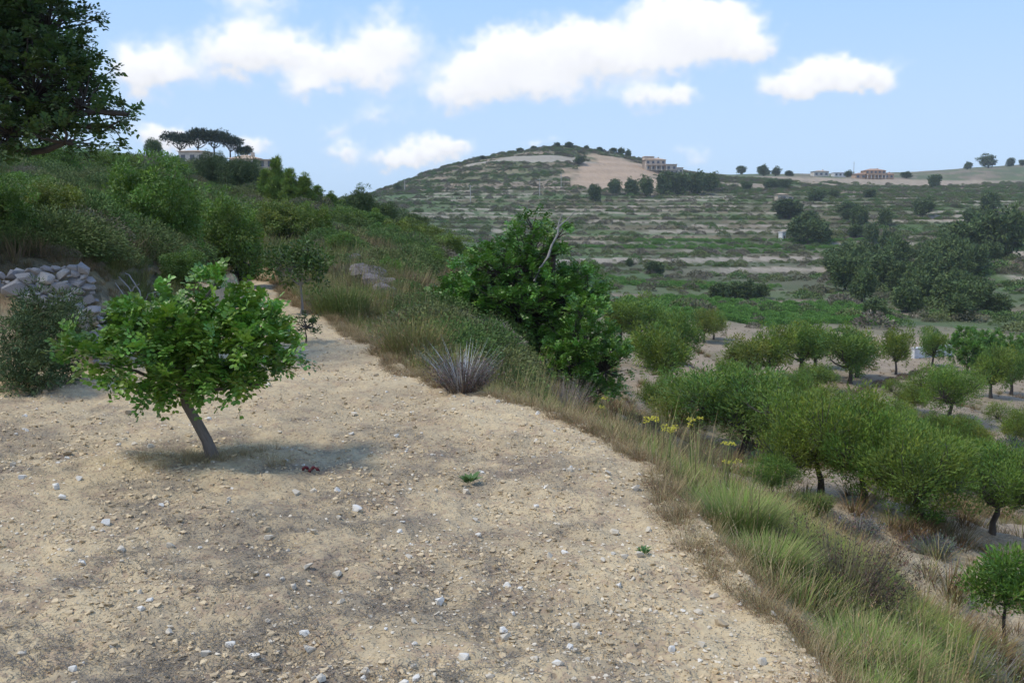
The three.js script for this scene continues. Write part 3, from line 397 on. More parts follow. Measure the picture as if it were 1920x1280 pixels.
{ // dark tree at the left edge of the view
  const p = at(-34, 470, 11.5); p.y = height(p.x, p.z); const c = (u, v, d, rx, ry, rz) => { const q = at(u, v, d).sub(p); return [q.x, q.y, q.z, rx, ry, rz]; };
  const lobes = [c(-60, 60, 11.5, 0.9, 0.75, 0.9), c(60, 150, 11.2, 0.72, 0.55, 0.7), c(15, 235, 11, 0.6, 0.3, 0.6), c(-170, 180, 11.5, 0.8, 0.6, 0.8), c(85, 30, 11.6, 0.5, 0.5, 0.6), c(150, 175, 11, 0.36, 0.42, 0.4), c(205, 225, 11, 0.24, 0.2, 0.26), c(-60, -120, 11.5, 1.1, 0.8, 1), c(120, 258, 10.8, 0.4, 0.15, 0.4), c(238, 208, 11, 0.09, 0.11, 0.1)];
  const tr = (u, v) => at(u, v, 11.5).sub(p);
  const pl = plant({ seed: 27, H: 4, lobes, trunk: [V(0, -0.4, 0), tr(-34, 380), tr(-30, 310), tr(-34, 250)], trunkR: 0.12, limbR: 0.06, twigR: 0.014, clumps: 1300, leaves: 6, compound: 4, rachis: 0.17, clumpR: 0.14, leafL: 0.06, leafW: 0.042, color: [0.06, 0.115, 0.024], inner: 0.3, young: 0.08, hollow: 0.1 });
  const t = thingOf(pl, 'trunk', 'crown', M.barkDark, M.leaf); t.position.copy(p); put(t, 'carob_tree', 'tall dark evergreen tree overhanging the upper left corner of the view', 'tree');
}

// ---------------------------------------------------------------- dry stone wall
const stoneGeo = (seed, n, sx, sy, sz) => { const r = rng(seed), pts = []; for (let k = 0; k < n; k++) { const d = rdir(r), m = Math.max(Math.abs(d.x), Math.abs(d.y), Math.abs(d.z)), q = lerp(1, 0.72 / m, 0.55) * (0.85 + 0.25 * r()); pts.push(V(d.x * sx * q, d.y * sy * q, d.z * sz * q)); } const g = new ConvexGeometry(pts); const uv = new Float32Array(g.attributes.position.count * 2); for (let i = 0; i < g.attributes.position.count; i++) { uv[i * 2] = (g.attributes.position.getX(i) + g.attributes.position.getZ(i)) * 1.6; uv[i * 2 + 1] = g.attributes.position.getY(i) * 1.6 + seed * 0.37; } g.setAttribute('uv', new THREE.BufferAttribute(uv, 2)); return g; };
{
  const r = rng(41), wall = new THREE.Group(), a = at(-190, 690, 11.15), b = at(212, 690, 11.15); a.y = height(a.x, a.z); b.y = height(b.x, b.z); wall.position.copy(a);
  const dx = b.x - a.x, dz = b.z - a.z, len = Math.hypot(dx, dz), ux = dx / len, uz = dz / len, gy = (t) => height(a.x + ux * t, a.z + uz * t) - a.y, top = (t) => { const f = t / len, u = lerp(-190, 212, f), vt = u < 0 ? 514 : u < 90 ? 514 - u * 0.16 : u < 185 ? 498 : 498 + (u - 185) * 4; return at(u, vt, 11.15).y - a.y; };
  const shapes = []; for (let k = 0; k < 14; k++) shapes.push(stoneGeo(400 + k, 22, 1, 0.62 + 0.3 * r(), 0.8));
  const sh = new THREE.Shape(); sh.moveTo(0, gy(0) - 0.5); for (let k = 0; k <= 16; k++) sh.lineTo(len * k / 20, Math.max(gy(len * k / 20) - 0.3, top(len * k / 20) - 0.22)); sh.lineTo(len * 0.82, gy(len) - 0.5); const cg = new THREE.ExtrudeGeometry(sh, { depth: 0.35, bevelEnabled: false }); const core = part('core', cg, M.core, wall); core.rotation.y = -Math.atan2(uz, ux); core.position.set(0, 0, -0.4);
  const placed = [];
  for (let tries = 0; tries < 9000 && placed.length < 300; tries++) {
    const t = r() * len, y = lerp(gy(t) - 0.02, top(t), r()), big = tries < 300 ? 0.08 + 0.06 * r() : tries < 3500 ? 0.05 + 0.035 * r() : 0.025 + 0.025 * r();
    if (placed.some(([pt, py, ps]) => Math.hypot(pt - t, (py - y) * 1.2) < (ps + big) * 0.68)) continue; if (y > top(t) - big * 0.3) continue;
    placed.push([t, y, big]); const batter = 0.16 * (1 - y / 1.2), m = part('stone', shapes[Math.floor(r() * 14)], M.stone[r() < 0.5 ? 0 : r() < 0.55 ? 1 : r() < 0.7 ? 2 : 3], wall);
    m.position.set(ux * t - uz * -1 * 0 + 0, y, uz * t + batter + (r() - 0.5) * 0.06); m.scale.set(big * (1.2 + 0.6 * r()), big * (0.85 + 0.25 * r()), big * 1.1); m.rotation.set((r() - 0.5) * 0.9, (r() - 0.5) * 1.4, (r() - 0.5) * 0.9);
  }
  put(wall, 'stone_wall', 'rough dry stone retaining wall of grey rubble behind the dark bush', 'wall');
}

// ---------------------------------------------------------------- plants built from stems and blades
function tuft(seed, o) { const r = rng(seed), s = new Soup(); for (let k = 0; k < o.n; k++) { const a = r() * 6.283, q = o.R * Math.sqrt(r()), tilt = o.lean * (0.3 + r()) * (0.4 + q / o.R), d = V(Math.cos(a) * tilt + (r() - 0.5) * 0.3, 1, Math.sin(a) * tilt + (r() - 0.5) * 0.3).normalize(), b = V(Math.cos(a + r() - 0.5) * o.bend, -o.bend * 0.6, Math.sin(a + r() - 0.5) * o.bend), t = 0.75 + 0.5 * r(), c = o.colors[Math.floor(r() * o.colors.length)].map((x) => x * t), L = o.L * (0.5 + 0.7 * r()); const w = (o.W ?? 0.004) * (0.7 + 0.6 * r()); s.blade(V(Math.cos(a) * q, -0.02, Math.sin(a) * q), d, b, L, w, c);
    if (o.heads && r() < o.heads) { const e = V(Math.cos(a) * q, -0.02, Math.sin(a) * q).addScaledVector(d, L).addScaledVector(b, L); for (let m = 0; m < 4; m++) s.leaf(e.clone().addScaledVector(rdir(r), 0.006).addScaledVector(d, -0.02 * m), d.clone().add(rdir(r).multiplyScalar(0.5)).normalize(), rdir(r), 0.014, 0.004, (o.headColor ?? c).map((x) => x * (0.7 + 0.6 * r()))); }
    if (o.leafy) for (let m = 0; m < o.leafy; m++) { const f = 0.3 + 0.7 * r(), e = V(Math.cos(a) * q, -0.02, Math.sin(a) * q).addScaledVector(d, L * f).addScaledVector(b, L * f * f); s.leaf(e, d.clone().add(rdir(r).multiplyScalar(0.9)).normalize(), rdir(r), (o.leafL ?? 0.03) * (0.6 + 0.8 * r()), o.leafW ?? 0.006, (o.leafColor ?? c).map((x) => x * (0.7 + 0.6 * r()))); } }
  return s.geo(); }
const G = {
  green: [0, 1, 2].map((k) => tuft(300 + k, { n: 90, R: 0.09, L: 0.2, W: 0.0035, lean: 0.5, bend: 0.22, colors: [[0.15, 0.24, 0.04], [0.2, 0.28, 0.06], [0.25, 0.27, 0.08], [0.33, 0.29, 0.14]] })),
  straw: [0, 1, 2].map((k) => tuft(310 + k, { n: 60, R: 0.1, L: 0.28, W: 0.0032, lean: 0.5, bend: 0.2, heads: 0.3, colors: [[0.34, 0.26, 0.13], [0.28, 0.2, 0.1], [0.2, 0.19, 0.07], [0.4, 0.33, 0.19]] })),
  rust: [0, 1].map((k) => tuft(320 + k, { n: 60, R: 0.1, L: 0.17, W: 0.004, lean: 0.6, bend: 0.25, leafy: 2, leafL: 0.02, leafW: 0.005, colors: [[0.2, 0.115, 0.06], [0.26, 0.17, 0.09], [0.15, 0.12, 0.07]] })),
  grey: [0, 1].map((k) => tuft(330 + k, { n: 70, R: 0.1, L: 0.2, W: 0.004, lean: 0.7, bend: 0.1, leafy: 3, leafL: 0.02, leafW: 0.005, colors: [[0.2, 0.18, 0.16], [0.26, 0.24, 0.21], [0.16, 0.14, 0.1]] })),
  stalk: [0, 1].map((k) => tuft(340 + k, { n: 26, R: 0.12, L: 0.55, W: 0.005, lean: 0.25, bend: 0.1, heads: 0.8, leafy: 2, colors: [[0.3, 0.26, 0.12], [0.18, 0.2, 0.06], [0.24, 0.18, 0.09]] })),
  wild: [0, 1, 2].map((k) => tuft(350 + k, { n: 70, R: 0.22, L: 0.6, W: 0.012, lean: 0.45, bend: 0.2, colors: [[0.22, 0.19, 0.08], [0.14, 0.16, 0.05], [0.28, 0.22, 0.11], [0.17, 0.13, 0.08]] })),
};
const makePuffs = (N, LL, WW) => [[0.1, 0.15, 0.036], [0.13, 0.155, 0.045], [0.14, 0.135, 0.075], [0.09, 0.165, 0.032], [0.17, 0.15, 0.105]].map((c, k) => { const r = rng(360 + k), s = new Soup(); for (let j = 0; j < N; j++) { const d = rdir(r); if (d.y < -0.2) d.y = -d.y; const q = 0.55 + 0.5 * Math.sqrt(r()) * (0.75 + 0.5 * vn(d.x * 3 + 5, d.z * 3 + d.y * 2)), o = V(d.x * q, Math.max(0, d.y * q * 0.85 + 0.05), d.z * q), t = 0.65 + 0.7 * r(); s.leaf(o, d.clone().add(rdir(r).multiplyScalar(0.8)).normalize(), rdir(r).add(V(0, 0.5, 0)).normalize(), LL, WW, c.map((x) => x * t)); } return s.geo(); });
const puffs = makePuffs(520, 0.2, 0.09), finePuffs = makePuffs(3800, 0.085, 0.024);
const dummy = new THREE.Object3D();
function scatter(name, label, geo, mat, list) { if (!list.length) return; const m = new THREE.InstancedMesh(geo, mat, list.length); list.forEach((q, i) => { dummy.position.set(q[0], q[1], q[2]); dummy.rotation.set(q[6] ?? 0, q[3], q[7] ?? 0); dummy.scale.set(q[4], q[5] ?? q[4], q[4]); dummy.updateMatrix(); m.setMatrixAt(i, dummy.matrix); if (q[8]) m.setColorAt(i, lin(...q[8])); }); put(m, name, label, null, null, 'stuff'); }

const CLEAR = [[1570, 1150, 0.26], [1545, 1190, 0.2], [1283, 905, 0.26], [868, 735, 0.3], [1060, 768, 0.3]].map(([u, v, w]) => Object.assign(hit(u, v), { w }));
// grass and low growth on the bank beside the field
{
  const r = rng(51), pts = POLY.slice(1, EDGE_R.length + 2), lists = {}; const push = (k, v, q) => ((lists[k + v] ??= []).push(q));
  const segs = []; let total = 0; for (let k = 0; k < pts.length - 1; k++) { const l = Math.hypot(pts[k + 1][0] - pts[k][0], pts[k + 1][1] - pts[k][1]); segs.push([total, l]); total += l; }
  for (let n = 0; n < 13000; n++) {
    const t = total * r(); let k = 0; while (k < segs.length - 1 && segs[k + 1][0] < t) k++; const f = (t - segs[k][0]) / segs[k][1], [ax, az] = pts[k], [bx, bz] = pts[k + 1], nx = -(bz - az) / segs[k][1], nz = (bx - ax) / segs[k][1];
    const s = -0.12 + (0.9 + 0.16 * Math.hypot(lerp(ax, bx, f), lerp(az, bz, f))) * r() ** 1.5, jit = (fbm(t * 1.4, s * 2, 3) - 0.5) * 0.5, x = lerp(ax, bx, f) + nx * (s + jit), z = lerp(az, bz, f) + nz * (s + jit); if (z > -1.6 || sdf(x, z) < -0.14 - 0.1 * r()) continue;
    const patch = fbm(x * 0.8 + 9, z * 0.8, 3), p2 = fbm(x * 1.1 + 50, z * 1.1, 3), d = Math.hypot(x, z), sc = (0.55 + 0.5 * r()) * (0.8 + 0.03 * d);
    const e = sdf(x, z); let kind = e < 0.12 ? (r() < 0.55 ? 'rust' : 'straw') : patch > 0.42 ? (r() < 0.85 ? 'green' : 'straw') : p2 > 0.55 ? 'grey' : r() < 0.4 ? 'straw' : r() < 0.65 ? 'green' : 'rust'; if (r() < 0.045 && e > 0.25) kind = 'stalk';
    if (CLEAR.some((q) => Math.hypot(q.x - x, q.z - z) < q.w)) continue; const nv = G[kind].length, v = Math.floor(r() * nv); push(kind, v, [x, height(x, z) - 0.01, z, r() * 6.3, sc * (e < 0.12 ? 0.6 : 1), sc * (e < 0.12 ? 0.55 : 1)]);
  }
  const words = { green: ['bank_grass', 'fine green grass growing along the field edge'], straw: ['dry_grass', 'straw coloured dry grass on the bank'], rust: ['rusty_ground_cover', 'low rust brown dried herbs at the soil edge'], grey: ['grey_ground_cover', 'low grey dried thyme on the bank'], stalk: ['seed_stalks', 'tall thin seed stalks rising from the bank'] };
  for (const key in lists) { const kind = key.slice(0, -1); scatter(...words[kind], G[kind][+key.slice(-1)], M.dry, lists[key]); }
}
// growth on the left hillside, the lower terraces and the far slopes
{
  const r = rng(61), lists = {}, push = (k, q) => ((lists[k] ??= []).push(q));
  for (let n = 0; n < 11000; n++) { // left hill and spur: tall dry and green grass
    const d = 9.5 + 85 * r() ** 1.8, t = lerp(-0.6, 0.03, r()), x = t * d, z = -d, s = rimDist(x, z); if (s < 0.25 || t > 0.02 - 0.2 * (d < 20)) continue;
    const g = fbm(x / 3 + 8, z / 3, 3), sc = 0.7 * (0.5 + 0.7 * r()) * (d < 14 ? 0.7 : 1) * (s < 1.2 ? 0.5 : 1) * (0.8 + d / 70); push('w' + Math.floor(r() * 3), [x, height(x, z), z, r() * 6.3, sc, sc * (0.8 + 0.5 * r()), 0, 0, g > 0.5 ? [0.65, 0.98, 0.5] : g < 0.44 ? [0.9, 0.82, 0.9] : [0.75, 0.95, 0.6]]);
  }
  for (let n = 0; n < 3400; n++) { const d = 12.5 + 120 * r() ** 1.5, t = lerp(-0.62, 0.0, r()), x = t * d, z = -d, s = rimDist(x, z); if (s < 1.2 || fbm(x / 5 + 70, z / 5, 3) < 0.36) continue; const sc = (0.24 + 0.62 * r() ** 1.8) * (0.7 + d / 60), v = r(); push('q' + (v < 0.35 ? 0 : v < 0.6 ? 1 : v < 0.86 ? 3 : v < 0.94 ? 2 : 4), [x, height(x, z) - 0.1 * sc, z, r() * 6.3, sc, sc * (0.6 + 0.5 * r())]); }
  for (let n = 0; n < 11000; n++) { // orchard floor: weeds at terrace lips
    const d = 8 + 100 * r() ** 1.4, t = lerp(0.05, 0.62, r()), x = t * d, z = -d, s = rimDist(x, z); if (s < 2.2) continue; const h0 = height(x, z), sl = Math.hypot(height(x + 0.4, z) - h0, height(x, z + 0.4) - h0) / 0.4; if (r() > sst(0.25, 0.6, sl) * 0.9 + 0.22) continue;
    const sc = sl < 0.25 ? 0.14 + 0.22 * r() : 0.35 + 0.5 * r(); push('w' + Math.floor(r() * 3), [x, h0, z, r() * 6.3, sc, sc * 0.8, 0, 0, r() < 0.5 ? [0.8, 0.6, 0.55] : [1, 1, 0.9]]);
  }
  for (let n = 0; n < 34000; n++) { // bank between the field and the lower terrace
    const d = 4.5 + 24 * r(), t = lerp(-0.14, 0.5, r()), x = t * d, z = -d, s = rimDist(x, z); if (s < 0.35 || s > (d < 13 ? 1.9 : 3.6 + 0.05 * d) || (s > 2.4 && r() < 0.5)) continue; if (CLEAR.some((q) => Math.hypot(q.x - x, q.z - z) < q.w)) continue; const g = fbm(x * 0.7 + 80, z * 0.7, 3), sc = (0.22 + 0.3 * r()) * (0.7 + d / 40);
    if (r() < 0.012) push('q' + Math.floor(r() * 5), [x, height(x, z) - 0.03, z, r() * 6.3, 0.12 + 0.2 * r(), 0.1 + 0.16 * r()]); else push('w' + Math.floor(r() * 3), [x, height(x, z), z, r() * 6.3, sc, sc * (0.7 + 0.4 * r()), 0, 0, g > 0.5 ? [0.85, 1.2, 0.6] : [1.2, 1.1, 1]]);
  }
  for (let n = 0; n < 60000; n++) { // far slopes
    const d = 94 + 486 * Math.sqrt(r()), t = lerp(-0.2, 0.62, r()), x = t * d, z = -d; if (inSpots(BARE, x, z) > 0.2 || (inSpots(PLAT, x, z) > 0.2 && r() < 0.95) || inSpots(GRADE, x, z) > 0.3) continue;
    const band = fbm(x / 45 + 5, (z + 0.25 * x) / 7, 3); if (band < 0.42 && r() < 0.7) continue; if (fbm(x / 24 + 33, (z + 0.3 * x) / 8, 3) < 0.5 && r() < (d > 440 ? 0.3 : t > 0.33 ? 0.15 : d < 160 ? 0.3 : 0.68)) continue; if (d > 165 && d < 440 && t > -0.14) { const f = terraceAt(x, z)[1]; if (f > 0.12 && f < 0.7 && r() < (t > 0.33 ? 0.1 : 0.5)) continue; if (f > 0.8 && r() < 0.5) continue; } const sc = (0.4 + 1.7 * r() ** 4) * (t > 0.3 && d < 300 ? 1.2 : 1); push('p' + Math.floor(r() * (t < 0.25 ? 5 : 4.4)), [x, height(x, z) - 0.15 * sc, z, r() * 6.3, sc, sc * (0.6 + 0.4 * r())]);
  }
  for (let n = 0; n < 5200; n++) { // vineyard strips in the valley bottom
    const d = 100 + 190 * r(), t = lerp(0.06, 0.4, r()), x = t * d, z = -Math.round(d / 2.2) * 2.2; if (inSpots(VINE, x, z) < 0.4) continue; const sc = 0.6 + 0.35 * r(); push('v', [x, height(x, z) - 0.1, z + (r() - 0.5) * 0.5, r() * 6.3, sc, sc, 0, 0, [1.15, 1.4, 0.95]]);
  }
  for (const key in lists) { const [n, l] = key[0] === 'w' ? ['wild_grass', 'tangled dry and green grass on the slopes'] : key[0] === 'v' ? ['vine_rows', 'bright green vine rows in the valley bottom'] : ['scrub', 'low maquis scrub covering the slopes']; scatter(n, l, key[0] === 'w' ? G.wild[+key[1]] : key[0] === 'v' ? puffs[3] : key[0] === 'q' ? finePuffs[+key[1]] : puffs[+key[1]], key[0] === 'w' ? M.dry : M.needle, lists[key]); }
}

// ---------------------------------------------------------------- orchard on the lower terraces
const ORCH = 'almond trees on the lower terraces';
for (const [u, vb, h, w, label] of [
  [1390, 866, 168, 215, 'almond tree with grey stems just right of the yellow flowers'],
  [1300, 822, 110, 150, 'yellowish almond tree directly behind the yellow flowers'],
  [1540, 926, 190, 180, 'tall almond tree in the front row, left of the forked trunk'],
  [1625, 940, 175, 165, 'front row almond tree with a dark forked trunk'],
  [1725, 985, 190, 205, 'broad front row almond tree with two leaning stems'],
  [1862, 1000, 165, 165, 'front row almond tree nearest the right edge of the view'],
  [1955, 985, 150, 170, 'almond tree cut by the right edge behind the front row'],
  [1425, 838, 90, 120, 'almond tree filling the gap behind the grey stemmed one'], [1490, 862, 110, 120, 'almond tree behind the tall front row one'], [1590, 862, 100, 130, 'almond tree behind the dark forked trunk'], [1680, 895, 110, 120, 'almond tree between the forked trunk and the broad one'], [1790, 925, 100, 120, 'almond tree behind the broad front row one'], [1570, 815, 80, 110, 'almond tree in the middle of the second row'], [1845, 905, 70, 90, 'almond tree just left of the grey olive'], [1250, 790, 80, 90, 'small yellowish almond tree left of the yellow flowers'],
  [1450, 935, 75, 95, 'low almond sapling with a thin dark stem in front of the front row'],
]) grow('almond', u, vb, h * 1.12, w * 1.25, 'almond_tree', label, 'tree', ORCH);
for (const [u, vb, h, w, label] of [
  [1321, 642, 55, 42, 'small far almond tree, left one of the pair by the vineyard'], [1338, 636, 48, 36, 'small far almond tree, right one of the pair by the vineyard'],
  [1378, 732, 50, 52, 'small almond tree with thin stem left of the orchard cluster'], [1533, 734, 46, 58, 'small spreading almond tree in front of the orchard cluster'],
  [1593, 719, 82, 84, 'umbrella shaped almond tree with forked trunk on bare soil'], [1608, 708, 78, 66, 'almond tree half hidden behind the umbrella shaped one'], [1680, 702, 76, 62, 'round almond tree with a single trunk on bare soil left of the white wall'],
  [1749, 686, 62, 56, 'slender almond tree in front of the white wall'], [1859, 746, 86, 60, 'almond tree with upright trunk on the right hand bare terrace'], [1896, 740, 76, 56, 'almond tree furthest right on the bare terrace'],
  [1395, 712, 74, 62, 'leftmost almond tree of the dense orchard cluster'], [1440, 715, 80, 74, 'almond tree second from left in the dense orchard cluster'], [1500, 706, 80, 78, 'tallest almond tree of the dense orchard cluster'], [1530, 690, 66, 60, 'rearmost almond tree of the dense orchard cluster'],
  [1460, 776, 76, 86, 'almond tree below the dense cluster, left of two'], [1515, 780, 70, 80, 'almond tree below the dense cluster, right of two'],
  [1700, 772, 56, 62, 'low almond tree below the brown hedge bushes'], [1775, 792, 104, 104, 'large almond tree right of the brown hedge bushes'], [1672, 816, 66, 78, 'almond tree below the grey stone bank'],
  [1765, 858, 76, 92, 'almond tree at the left of the lower bare terrace pair'], [1812, 868, 88, 92, 'dark almond tree at the right of the lower bare terrace pair'], [1900, 838, 74, 72, 'almond tree above the grey olive at the right edge'],
  [1200, 645, 70, 82, 'almond tree right behind the carob bush'], [1243, 730, 92, 86, 'almond tree lowest on the slope beside the carob bush'], [1270, 684, 78, 72, 'almond tree halfway up the slope beside the carob bush'], [1215, 690, 56, 62, 'small almond tree between two others beside the carob bush'], [1165, 640, 62, 60, 'almond tree partly hidden by the carob bush'],
  [1340, 790, 84, 100, 'yellowish almond tree left of the front orchard cluster'],
]) grow(vb > 760 ? 'almond' : 'almondFar', u, vb, h * (w > 70 && vb < 770 ? 1.3 : 1.12), w * (/white wall/.test(label) ? 0.95 : 1.3), 'almond_tree', label, 'tree', ORCH);
{ const p = hit(1880, 1232), k = -p.z / FPX * 228 / 1.3, t = thingOf(plant({ seed: 77, H: 1.3, lobes: [[0, 0.85, 0, 0.3, 0.28, 0.3], [0.2, 0.8, 0.05, 0.24, 0.24, 0.24], [-0.22, 0.82, 0, 0.22, 0.22, 0.24], [0.02, 1.1, 0, 0.2, 0.17, 0.2], [-0.12, 1.05, 0.1, 0.18, 0.15, 0.18]], trunk: [V(0, -0.1, 0), V(0.015, 0.2, 0), V(-0.01, 0.42, 0), V(0, 0.6, 0)], trunkR: 0.026, limbR: 0.015, twigR: 0.005, clumps: 95, leaves: 52, clumpR: 0.14, leafL: 0.06, leafW: 0.018, color: [0.14, 0.26, 0.036], rise: 0.9, along: 0.8, inner: 0.5, young: 0.25, toneVar: 0.4, floor: 0.5 }), 'trunk', 'crown', M.barkDark, M.leaf); t.position.copy(p); t.scale.setScalar(k); put(t, 'almond_sapling', 'young bright green tree with thin stem at lower right corner', 'tree'); }
protos.olive = [thingOf(plant({ seed: 281, H: 2, lobes: domeLobes(282, 6, 1.2, 0.5, 1.95), trunk: [V(0, -0.2, 0), V(0.05, 0.3, 0), V(0, 0.6, 0)], trunkR: 0.12, clumps: 150, leaves: 30, clumpR: 0.2, leafL: 0.1, leafW: 0.028, color: GREEN.olive, twigs: false, inner: 0.55 }), 'trunk', 'crown', M.bark, M.leaf)];
grow('olive', 1912, 892, 74, 84, 'olive_tree', 'grey-green olive tree at the right edge below the bare terrace', 'tree');
for (const [u, vb, h, w, label] of [[1815, 700, 82, 78, 'large dark carob right of the white wall, left of two'], [1860, 690, 70, 74, 'large dark carob right of the white wall, right of two'], [1905, 700, 72, 66, 'dark carob at the right edge level with the white wall']]) grow('carobBush', u, vb, h, w, 'carob_tree', label, 'tree', 'dark carobs beside the white wall');
const hedgeGeo = (() => { const r = rng(399), s = new Soup(); for (let j = 0; j < 1400; j++) { const d = rdir(r); d.y = Math.abs(d.y); const q = 0.5 + 0.5 * Math.sqrt(r()), t = 0.6 + 0.8 * r(); s.leaf(V(d.x * q, d.y * q * 0.9, d.z * q), d.clone().add(rdir(r).multiplyScalar(0.7)).normalize(), rdir(r), 0.16, 0.045, [0.15 * t, 0.1 * t, 0.07 * t]); } return s.geo(); })();
const HEDGE = 'brown dry bushes along the terrace lip';
[[1572, 752, 24], [1598, 744, 26], [1622, 735, 24], [1650, 725, 25], [1672, 719, 24], [1694, 711, 22], [1716, 704, 20], [1736, 698, 18]].forEach(([u, v, w], k) => { const p = hit(u, v), d = -p.z, s = w / FPX * d * 1.15, g = new THREE.Group(); part('foliage', hedgeGeo, M.needle, g); part('stem', G.grey[k % 2], M.dry, g).scale.setScalar(3.5); g.position.copy(p); g.scale.set(s * 0.55, s * 0.5, s * 0.55); put(g, 'dry_bush', ['first', 'second', 'third', 'fourth', 'fifth', 'sixth', 'seventh', 'eighth'][k] + ' brown bush from the left in the hedge row on the orchard terrace', 'bush', HEDGE); });

// ---------------------------------------------------------------- plants of the left hillside
const SH = 'green shrubs on the left hillside';
for (const [kind, u, vb, h, w, label, d] of [
  ['shrub', 285, 482, 160, 150, 'big bright green bush in the middle of the left hillside', 21],
  ['shrub', 445, 540, 140, 124, 'tall green bush left of the reddish path', 24], ['shrub', 420, 470, 70, 80, 'green bush behind the tall bush by the path', 34],
  ['shrub', 525, 470, 84, 92, 'rounded green bush above the path sapling', 33], ['shrub', 590, 475, 78, 66, 'narrow green bush right of the rounded one above the path', 34],
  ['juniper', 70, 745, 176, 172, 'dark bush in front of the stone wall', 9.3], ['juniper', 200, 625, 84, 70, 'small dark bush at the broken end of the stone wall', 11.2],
  ['shrub', 690, 468, 44, 70, 'low green bush below the two cone shaped pines', 46], ['shrub', 750, 470, 46, 76, 'low green bush right below the cone shaped pines', 46], ['shrub', 845, 470, 56, 86, 'low green bush at the right end of the spur', 46],
  ['shrub', 728, 520, 46, 50, 'grey-green bush beside the rock outcrop', 24], ['shrub', 655, 462, 50, 70, 'green bush at the left foot of the round pines', 44], ['shrub', 720, 470, 40, 60, 'small green bush between the two low bushes on the spur', 43], ['shrub', 795, 462, 52, 70, 'green bush just right of the round pines', 50], ['shrub', 870, 486, 40, 56, 'last low bush where the spur drops behind the large carob', 44], ['shrub', 640, 500, 44, 60, 'green bush above the broom at the end of the field', 30], ['shrub', 800, 505, 44, 70, 'bush on the bank left of the large carob', 32],
  ['shrub', 14, 470, 110, 120, 'shrub at the foot of the overhanging tree at the left edge', 13], ['shrub', 95, 452, 80, 110, 'low shrub on the slope above the stone wall', 15], ['shrub', 160, 420, 76, 110, 'green shrub left of the big bright bush', 22], ['shrub', 60, 380, 66, 110, 'green shrub halfway up the slope under the overhanging tree', 26], ['shrub', 365, 450, 72, 86, 'green shrub between the big bright bush and the path', 30], ['shrub', 350, 545, 66, 84, 'leafy bush directly behind the small carob crown', 17],
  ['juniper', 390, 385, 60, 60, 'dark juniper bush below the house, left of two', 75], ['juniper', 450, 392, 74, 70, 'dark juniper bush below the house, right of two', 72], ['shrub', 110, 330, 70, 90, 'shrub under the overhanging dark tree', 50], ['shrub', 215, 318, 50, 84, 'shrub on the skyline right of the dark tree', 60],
  ['shrub', 330, 350, 46, 60, 'shrub just below the stone pines', 70],
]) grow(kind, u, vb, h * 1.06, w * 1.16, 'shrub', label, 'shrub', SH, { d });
for (const [u, vb, h, w, label, d] of [[520, 390, 98, 46, 'young pine on the skyline right of the house, tallest', 62], [545, 388, 80, 44, 'second young pine on the skyline right of the house', 60], [572, 392, 76, 46, 'third young pine on the skyline right of the house', 60], [500, 385, 64, 40, 'young pine nearest the house', 66], [596, 392, 56, 38, 'fourth young pine on the skyline right of the house', 62], [622, 392, 52, 38, 'young pine at the dip of the skyline', 64], [642, 394, 44, 34, 'last young pine on the skyline before the far hill', 66], [704, 440, 52, 40, 'pale cone shaped young pine on the spur, left of two', 48], [757, 440, 46, 32, 'pale cone shaped young pine on the spur, right of two', 48]]) grow('youngPine', u, vb, h, w, 'pine_tree', label, 'tree', 'young pines on the left ridge', { d });
for (const [u, vb, h, w, label, d] of [[672, 432, 74, 62, 'round pine on the spur, leftmost of three', 58], [718, 425, 66, 60, 'round pine on the spur, middle of three', 60], [772, 432, 70, 66, 'round pine on the spur, rightmost of three', 58], [410, 330, 40, 40, 'round pine in front of the left house', 110], [290, 312, 54, 30, 'dark narrow pine left of the stone pines', 150], [660, 392, 40, 44, 'round pine where the ridge meets the far hill', 75]]) grow('pine', u, vb, h, w, 'pine_tree', label, 'tree', 'round pines on the left ridge', { d });
for (const [u, vb, h, w, label] of [[338, 316, 62, 60, 'dark stone pine, leftmost of the clump on the left skyline'], [372, 314, 66, 62, 'dark stone pine, second of the clump on the left skyline'], [402, 312, 66, 62, 'dark stone pine, third of the clump on the left skyline'], [432, 310, 58, 56, 'dark stone pine directly behind the left house'], [455, 308, 42, 40, 'lowest stone pine at the right end of the clump']]) grow('stonePine', u, vb, h, w, 'stone_pine', label, 'tree', 'stone pines on the left skyline', { d: 215 });
